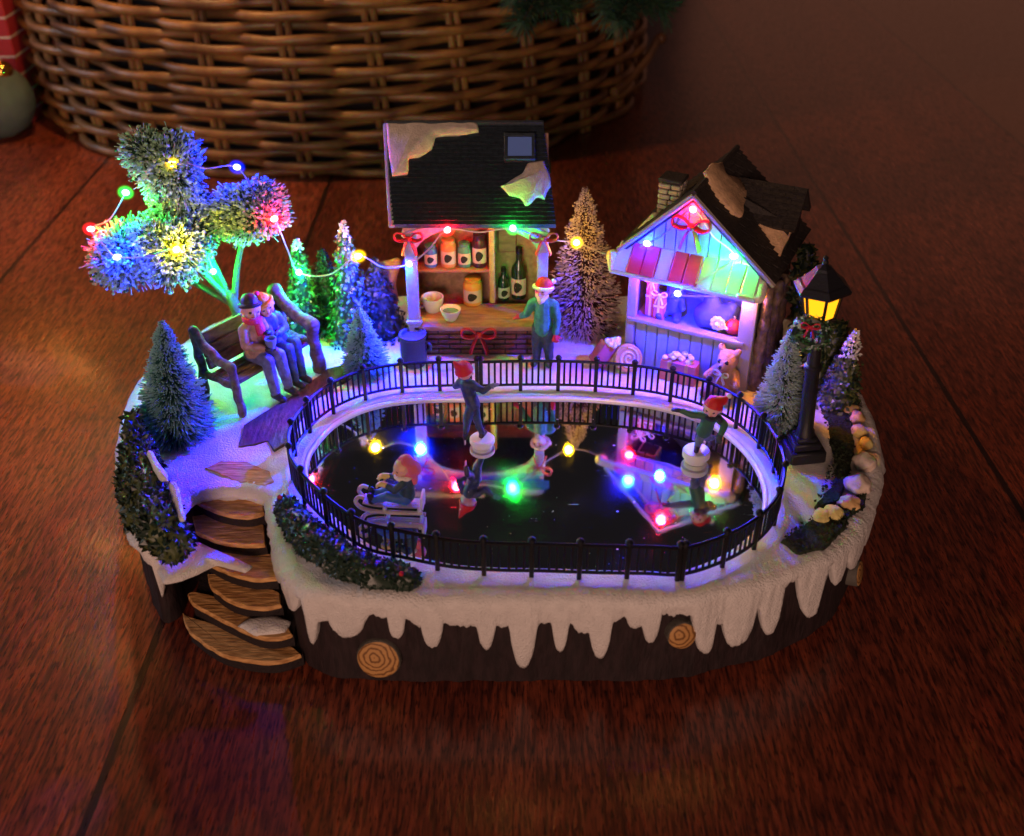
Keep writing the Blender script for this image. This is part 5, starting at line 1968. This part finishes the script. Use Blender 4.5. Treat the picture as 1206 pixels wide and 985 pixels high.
knit_hat(wom, (hc_w[0], hc_w[1] + .07, hc_w[2] + .12), .47, (-.38, .22, 1), 'capgold', brim='capgold', pom='scarf')
V, F, K = fuse([((x - .12, .12, ST_ + 2.5), .22, (x + .05, .1, ST_ + 1.95), .16), ((x - .5, .3, ST_ + 2.45), .3, (x - .35, .3, ST_ + 2.0), .22)], .06, 2)
link('hair', V, F, M['hair'], wom, angle=180)

# ================================================================== VENDOR
p = at_z(638, 424, TOP)
ven = thing('person', 'person in teal sweater and red fur trimmed hat standing by the stall counter', 'person', (p[0] + .02, 10.35, TOP + .12), R(-14))
pm = []
limb(pm, [(0, .05, 2.15), (0, 0, 2.75), (0, 0, 3.55)], [.50, .47, .44], 1)
pm.append(((-.42, 0, 3.62), .26, (.42, 0, 3.62), .26, 1))
pm.append(((0, 0, 3.8), .2, (0, -.04, 4.1), .2, 0))
limb(pm, [(-.25, .05, 2.1), (-.3, -.08, 1.15), (-.32, 0, .35)], [.36, .29, .22], 2)
limb(pm, [(.25, .05, 2.1), (.3, -.02, 1.15), (.34, .08, .35)], [.36, .29, .22], 2)
pm.append(((-.32, .05, .2), .2, (-.38, -.42, .17), .18, 3))
pm.append(((.34, .12, .2), .2, (.42, -.35, .17), .18, 3))
limb(pm, [(-.56, 0, 3.55), (-.85, -.15, 2.95), (-1.15, .15, 2.62)], [.25, .21, .16], 1)
limb(pm, [(.56, 0, 3.55), (.74, .02, 2.75), (.72, -.22, 2.08)], [.25, .21, .17], 1)
hand(pm, (-1.20, .18, 2.56), (-.8, .25, -.25), 1, 4, 1.05, .35)
hand(pm, (.72, -.26, 1.98), (.0, -.2, -1), -1, 4, 1.05, .6)
hc_v = (-.02, -.08, 4.42)
head(pm, hc_v, .45, (-.25, -1, -.05), (0, -.05, 1), 0, 5, 6)
body_part(ven, pm, ['skin', 'tealcoat', 'tealtrouser', 'forest', 'scarf', 'ink', 'scarf'])
knit_hat(ven, hc_v, .46, (.05, .18, 1), 'redhat', brim='fur', pom='fur', tip=(.42, .25, 4.72))
V, F, K = fuse([((-.22, -.36, 4.2), .16, (0, -.46, 4.02), .2), ((.2, -.36, 4.2), .16, (-.04, -.46, 4.0), .2), ((-.05, -.42, 4.0), .2, (-.08, -.42, 3.82), .12)], .05, 2)
link('beard', V, F, M['fur'], ven, angle=180)

# ================================================================== SKATERS
ICE = 4.78


def pedestal(label, p, r_, h):
    t = thing('figure_stand', label, 'stand', (p[0], p[1], ICE), 0, 'white stands under the skaters')
    MB().lathe([(r_ * .80, 0), (r_ * .82, h * .42)], seg=22).build('stem', M['pedestal'], t)
    MB().lathe([(r_ * .9, h * .40), (r_, h * .46), (r_, h * .85), (r_ * .9, h), (0, h)], seg=26).build('disc', M['pedestal'], t)


p1 = at_z(568, 524, ICE)
pedestal('round white stand under the skater near the back of the rink', p1, .60, .42)
sk = thing('person', 'small skater in navy with a red pointed hat near the back of the rink', 'person', (p1[0], p1[1], ICE + .42), R(160))
pm = []
limb(pm, [(.42, -.05, 1.75), (.62, -.1, 2.2), (.78, -.1, 2.75)], [.34, .32, .33], 1)
pm.append(((.45, -.1, 2.82), .2, (1.1, -.1, 2.78), .2, 1))
limb(pm, [(.40, 0, 1.7), (.30, -.1, .95), (.02, 0, .3)], [.27, .2, .15], 2)
limb(pm, [(.5, 0, 1.7), (.55, .45, 1.15), (.45, .85, .85)], [.26, .2, .15], 2)
pm.append(((0, .08, .16), .14, (-.02, -.32, .13), .12, 3))
pm.append(((.45, .9, .75), .14, (.5, .85, .42), .12, 3))
limb(pm, [(.42, -.1, 2.8), (.0, -.25, 2.45), (-.35, -.3, 2.75)], [.2, .16, .12], 1)
limb(pm, [(1.1, -.1, 2.76), (1.4, -.3, 2.4), (1.1, -.65, 2.3)], [.2, .16, .12], 1)
hand(pm, (-.38, -.3, 2.78), (-.8, -.1, .4), 1, 4, .85, .3)
hand(pm, (1.06, -.68, 2.3), (-.7, -.5, 0), 1, 4, .85, .3)
h1 = (.86, -.15, 3.35)
head(pm, h1, .40, (.1, -1, -.1), (.15, 0, 1), 0, 5, 6)
body_part(sk, pm, ['skin', 'navy', 'navy', 'boot', 'greytrouser', 'ink', 'scarf'], .04)
knit_hat(sk, h1, .45, (.2, .25, 1), 'redhat', tip=(1.15, .35, 4.1))
m = MB()
m.box((-.02, -.12, .0), (.05, .62, .07)).box((.52, .86, .32), (.05, .12, .55))
m.build('skate_blade', M['wire'], sk)

p3 = at_z(819, 542, ICE)
pedestal('round white stand under the skater with outstretched arms', p3, .64, .6)
sk = thing('person', 'small skater with outstretched green sleeves and a red hat at the right of the rink', 'person', (p3[0], p3[1], ICE + .6), R(-12))
pm = []
limb(pm, [(.22, .05, 1.05), (.32, .0, 1.45), (.40, -.05, 1.85)], [.36, .34, .33], 1)
pm.append(((.1, -.05, 1.92), .2, (.72, -.05, 1.95), .2, 1))
limb(pm, [(.16, .05, 1.0), (.08, -.12, .62), (.02, .02, .26)], [.26, .2, .16], 2)
limb(pm, [(.32, .05, 1.0), (.40, .2, .6), (.62, .5, .42)], [.26, .2, .15], 2)
pm.append(((.02, .08, .16), .15, (-.02, -.3, .13), .13, 3))
pm.append(((.64, .52, .36), .15, (.72, .5, .08), .13, 3))
limb(pm, [(.06, -.05, 1.95), (-.42, -.15, 2.0), (-.85, -.15, 2.12)], [.2, .17, .14], 4)
limb(pm, [(.74, -.05, 1.95), (1.1, -.35, 1.75), (1.0, -.6, 1.45)], [.2, .17, .14], 4)
hand(pm, (-.9, -.15, 2.13), (-1, 0, .1), 1, 7, .9, .2)
hand(pm, (.98, -.64, 1.4), (-.2, -.5, -.8), 1, 7, .9, .2)
h3 = (.48, -.18, 2.5)
head(pm, h3, .42, (-.25, -1, -.2), (.1, -.1, 1), 0, 5, 6)
body_part(sk, pm, ['skin', 'forest', 'greytrouser', 'boot', 'forest', 'ink', 'scarf', 'capblack'], .04)
knit_hat(sk, h3, .44, (.25, .2, 1), 'redhat', tip=(1.12, .15, 3.0), pom='fur')
MB().tube(catmull([(.25, -.35, 2.1), (.5, -.42, 2.02), (.75, -.3, 2.1), (1.0, -.3, 1.75)], 4, False), .13, 6).build('scarf', M['capblack'], sk)
MB().box((0, -.1, .0), (.05, .6, .07)).build('skate_blade', M['wire'], sk)

# toboggan with a child
p2 = at_z(466, 603, ICE)
SR = R(-4)
sl = thing('toboggan', 'pale wooden toboggan with a curled front on the left of the rink', 'toboggan', (p2[0], p2[1], ICE), SR)
side = [(1.25, 0, .30), (.3, 0, .26), (-.7, 0, .28), (-1.35, 0, .42), (-1.62, 0, .78), (-1.45, 0, 1.05), (-1.22, 0, .98)]
for y in (-.38, .38):
    MB().tube(catmull([(a, y, c) for a, b, c in side], 6, False), .09, 7).build('runner', M['sled'], sl)
m = MB()
for y in (-.25, -.08, .09, .26):
    m.tube(catmull([(1.2, y, .52), (.2, y, .5), (-.8, y, .52), (-1.35, y, .66)], 5, False), .09, 5, flat=.5)
m.build('deck', M['sled'], sl)
m = MB().box((1.1, 0, .40), (.14, .86, .26), bev=.03).box((-.4, 0, .40), (.14, .86, .26), bev=.03).box((1.22, 0, .75), (.12, .8, .62), bev=.03)
m.build('cross_bar', M['pedestal'], sl)
kid = thing('person', 'small child in a pink hood and blue trousers sitting on the toboggan', 'person', (p2[0], p2[1], ICE + .55), SR)
pm = []
limb(pm, [(.55, 0, .40), (.58, 0, .75), (.52, -.02, 1.25)], [.36, .35, .32], 1)
pm.append(((.5, -.3, 1.32), .2, (.5, .3, 1.32), .2, 1))
limb(pm, [(.5, -.2, .32), (-.25, -.24, .48), (-.85, -.2, .22)], [.27, .22, .17], 2)
limb(pm, [(.5, .2, .32), (-.25, .24, .52), (-.85, .2, .24)], [.27, .22, .17], 2)
for s_ in (-1, 1):
    pm.append(((-.95, s_ * .2, .16), .16, (-1.02, s_ * .2, .45), .14, 3))
limb(pm, [(.46, -.38, 1.3), (.12, -.46, .98), (-.2, -.32, 1.12)], [.19, .16, .13], 1)
limb(pm, [(.46, .38, 1.3), (.12, .42, 1.0), (-.2, .28, 1.18)], [.19, .16, .13], 1)
hand(pm, (-.26, -.3, 1.14), (-1, .1, .1), 1, 4, 1.0, .7)
hand(pm, (-.26, .26, 1.2), (-1, -.1, .1), -1, 4, 1.0, .7)
hk = (.45, 0, 1.85)
head(pm, hk, .42, (-.8, -.6, -.05), (.05, 0, 1), 0, 5, 6, False)
body_part(kid, pm, ['skin', 'tealtrouser', 'jean', 'boot', 'mitten', 'ink', 'scarf'], .04)
V, F, K = fuse([((.58, .12, 1.98), .43, (.66, .10, 1.75), .42, 0), ((.8, .1, 1.5), .2, (.9, .05, 1.1), .16, 0), ((.9, .1, 1.9), .26, (1.0, .1, 1.7), .24, 0)], .05, 2, .05, 3)
link('hood', V, F, M['pink'], kid, angle=180)
MB().tube([(.46 + .3 * math.cos(a), .3 * math.sin(a), 1.46) for a in np.linspace(0, 2 * math.pi, 15)[:-1]], .13, 7, closed=True).build('scarf', M['fur'], kid)

# ================================================================== FAIRY LIGHTS
BULBS = [('green', at_y(148, 227, 12.5)), ('red', at_y(107, 270, 12.0)), ('blue', at_y(138, 303, 9.95)), ('yellow', at_y(208, 294, 9.5)), ('green', at_y(251, 320, 12.0)),
         ('yellow', at_y(203, 193, 12.2)), ('blue', at_y(279, 197, 13.0)), ('red', at_y(323, 258, 11.2)), ('green', at_y(352, 321, 12.2)), ('yellow', at_y(422, 302, 11.4)), ('blue', at_y(482, 311, 10.95)),
         ('red', at_y(527, 271, 10.3)), ('green', at_y(604, 269, 10.3)), ('yellow', at_y(679, 286, 11.9)), ('blue', hpix(762, 287, -.32)),
         ('red', hpix(816, 247, -.32)), ('green', hpix(864, 302, -.32)), ('blue', hpix(798, 346, -1.38)), ('orange', h2w((5.75, -.42, 5.70))), ('red', h2w((.75, -.2, 5.6)))]
FO = np.array([-5.1, 10.9, TOP])
fl = thing('fairy_lights', 'silver wire of coloured fairy lights strung from the frosted tree across stall and shop', 'fairy lights', FO)
order = list(range(len(BULBS)))
way = []
for i, (c, p) in enumerate(BULBS):
    p = np.array(p, float)
    if i:
        q = np.array(BULBS[i - 1][1], float)
        sag = .16 * np.linalg.norm(p - q) if i in (1, 9, 10, 14) else .05 * np.linalg.norm(p - q)
        way.append((p + q) / 2 - np.array([0, 0, sag]))
    way.append(p)
MB().tube(catmull(way, 7, False) - FO, .045, 5).build('wire', M['wire'], fl)
boost = {10: 7.5, 5: .3, 14: .5, 15: .6, 16: 1.1, 17: 1.2, 18: .9, 19: .14, 13: .35, 11: .7, 12: .7, 0: 2.2, 4: 2.0, 2: .4, 6: .4, 9: .7}
for i, (c, p) in enumerate(BULBS):
    p = np.array(p)
    q = p - FO
    a = random.uniform(0, 3)
    b = MB().ico(q, .46, 3, 0, (1.15, 1, .95), rot=(0, 0, a)).build('bulb', M['halo_' + c], fl)  # added halo shell, wider than the diode, in place of lens bloom
    b['label'] = 'lit ' + c + ' bulb with a glow shell'
    MB().ico(q, .17, 2, 0, (1.3, 1, .9), rot=(0, 0, a)).build('diode', M['led_' + c], b)
    # the diode on the stall post faces the bench, the others shine all round
    aim = np.array([-3.4, -1.0, -2.6]) if i == 10 else np.array([0, 0, -1.0])
    bl = lamp('bulb_light', 'SPOT' if i == 10 else 'POINT', p, p + aim, LEDW[c] * boost.get(i, 1), LEDC[c], .24)
    if i == 10:
        bl.data.spot_size, bl.data.spot_blend = R(150), .7

# ================================================================== WICKER BASKET behind
BC0, BR0 = np.array([-17.6, 81.0]), (31.4, 31.2)
BC1, BR1 = np.array([-19.2, 81.5]), (26.6, 27.5)
bk = thing('wicker_basket', 'large brown wicker basket with thick woven canes behind the village', 'basket', (BC0[0], BC0[1], 0))
NST, BHT = 28, 30.0


def bp_(th, z, dr=0.0):
    f = z / BHT
    c = BC0 + (BC1 - BC0) * f - BC0
    rx, ry = BR0[0] + (BR1[0] - BR0[0]) * f + dr, BR0[1] + (BR1[1] - BR0[1]) * f + dr
    bulge = 1.4 * math.sin(math.pi * min(1, f * 1.1))
    return np.array([c[0] + (rx + bulge) * math.cos(th), c[1] + (ry + bulge) * math.sin(th), z])


mw = MB()
pitch = .86
for k in range(int(BHT / pitch)):
    z = .45 + k * pitch
    pts = []
    ph = random.uniform(-.05, .05)
    for i in range(NST * 9):
        th = 2 * math.pi * i / (NST * 9)
        w = math.cos(th * NST / 2 + (math.pi if k % 2 else 0) + ph)
        zz = z + .16 * noise.noise(Vector((th * 3, k * 2.7, 0))) + .10 * noise.noise(Vector((th * 11, k * 1.7, 3)))
        pts.append(bp_(th, zz, .72 * (abs(w) ** .7) * (1 if w > 0 else -1) + .08 * noise.noise(Vector((th * 7, k, 1)))))
    mw.tube(pts, [.41 + .06 * noise.noise(Vector((i * .13, k, 8))) for i in range(len(pts))], 7, closed=True)
mw.build('weave', M['wicker'], bk, angle=180)
for k in range(NST):
    m = MB()
    th = 2 * math.pi * k / NST
    for dth in (-.012, .012):
        m.tube([bp_(th + dth, z, 0.05) for z in np.linspace(.1, BHT + .5, 9)], .30, 6)
    m.build('stake', M['wicker'], bk)
mi_ = MB()
sg = 60
V = [tuple(bp_(2 * math.pi * i / sg, z, -1.9)) for z in (.05, BHT) for i in range(sg)]
mi_.add(V, [(i, (i + 1) % sg, sg + (i + 1) % sg, sg + i) for i in range(sg)])
mi_.build('gap_shade', M['gap_shade'], bk, angle=180)  # dark sheet added inside to paint the shade between the canes
m = MB()
pe = bp_(-.08, 4.2, .8)
m.tube(catmull([bp_(-.55, 3.0, .9), bp_(-.3, 3.6, 1.1), pe + np.array([1.2, -.5, .2])], 6, False), [.45] * 13, 7)
m.ico(pe + np.array([1.5, -.5, .3]), .62, 2)
m.build('loose_cane', M['wicker'], bk)


# fir branches hanging in from the tree above the basket
def fir(label, tip, root_p, n, seed):
    tip, root_p = np.array(tip), np.array(root_p)
    g = np.random.default_rng(seed)
    t_ = thing('fir_branch', label, 'fir branch', root_p, 0, 'fir branches hanging above the basket')
    L = []
    d = tip - root_p
    L.append((np.zeros(3), d))
    for k in range(6):
        f = .3 + .11 * k
        s_ = d * f
        sd = np.array([d[1], -d[0], 0]) / np.linalg.norm(d[:2] + 1e-6) * (1 if k % 2 else -1)
        L.append((s_, s_ + d * .28 + sd * np.linalg.norm(d) * .22 + np.array([0, 0, g.uniform(-.6, .3)])))
    m = MB()
    for a, b in L:
        m.tube([a, b], [.16, .08], 6)
    m.build('stem', M['firstem'], t_)
    S, E = [], []
    for a, b in L:
        ax = (b - a) / np.linalg.norm(b - a)
        for _ in range(n // len(L)):
            f = g.uniform(0.05, 1)
            p = a + (b - a) * f
            o = g.normal(0, 1, 3)
            o -= ax * (o @ ax)
            o /= np.linalg.norm(o)
            S.append(p)
            E.append(p + (o * .8 + ax * .75) * g.uniform(1.2, 1.9))
    V, F, K = bristles(S, E, .06, .03, np.full(len(S), .3), 0, 0)
    link('needles', V, F, M['fir'], t_, smooth=False)


fir('fir branch tip hanging in front of the basket, the left of two', at_y(640, 8, 46), at_y(600, -80, 54), 900, 1)
fir('fir branch tip hanging at the right edge of the basket', at_y(752, 10, 46), at_y(705, -90, 54), 1100, 2)

# corner things at the left
p = (-50.2, 60.5)
t = thing('felt_cushion', 'grey green felt cushion at the left edge beside the basket', 'cushion', (p[0], p[1], 0))
V, F, K = fuse([((0, 0, 3.2), 3.6, (0, 0, 4.5), 3.4), ((-3.2, 0, 3.4), 3.6, (2.4, -.2, 3.4), 3.5)], .4, 4, .12, .4)
V[:, 2] = np.maximum(V[:, 2], 0.02)
link('cushion', V, F, M['felt'], t, angle=180)
MB().tube([(5.9 * math.cos(a) - .4, 3.6 * math.sin(a), 3.4) for a in np.linspace(0, 2 * math.pi, 41)[:-1]], .14, 6, closed=True).build('seam', M['felt'], t)
p = at_y(13, 40, 64) - np.array([1.1, 0, 0])
t = thing('wrapped_gift', 'tall red gift box with thin white stripes in the top left corner', 'gift', (p[0] - 2.2, 67, 0))
m = MB().box((0, 0, 8), (6.5, 6.5, 16), 0, bev=.15)
m.build('box', M['plaidred'], t)
m = MB()
for z in np.arange(1.2, 16, 1.75):
    m.box((0, 0, z), (6.54, 6.54, .16))
m.build('stripe', M['plaidwhite'], t)
p = at_y(2, 84, 60)
t = thing('bauble', 'small gold bauble lying on the felt cushion by the red gift', 'bauble', (p[0], 60, p[2] - 1.0))
MB().ico((0, 0, 1.0), 1.0, 3).build('ball', M['copper'], t)
MB().lathe([(.25, 1.9), (.25, 2.15), (0, 2.15)], seg=10).build('cap', M['wire'], t)
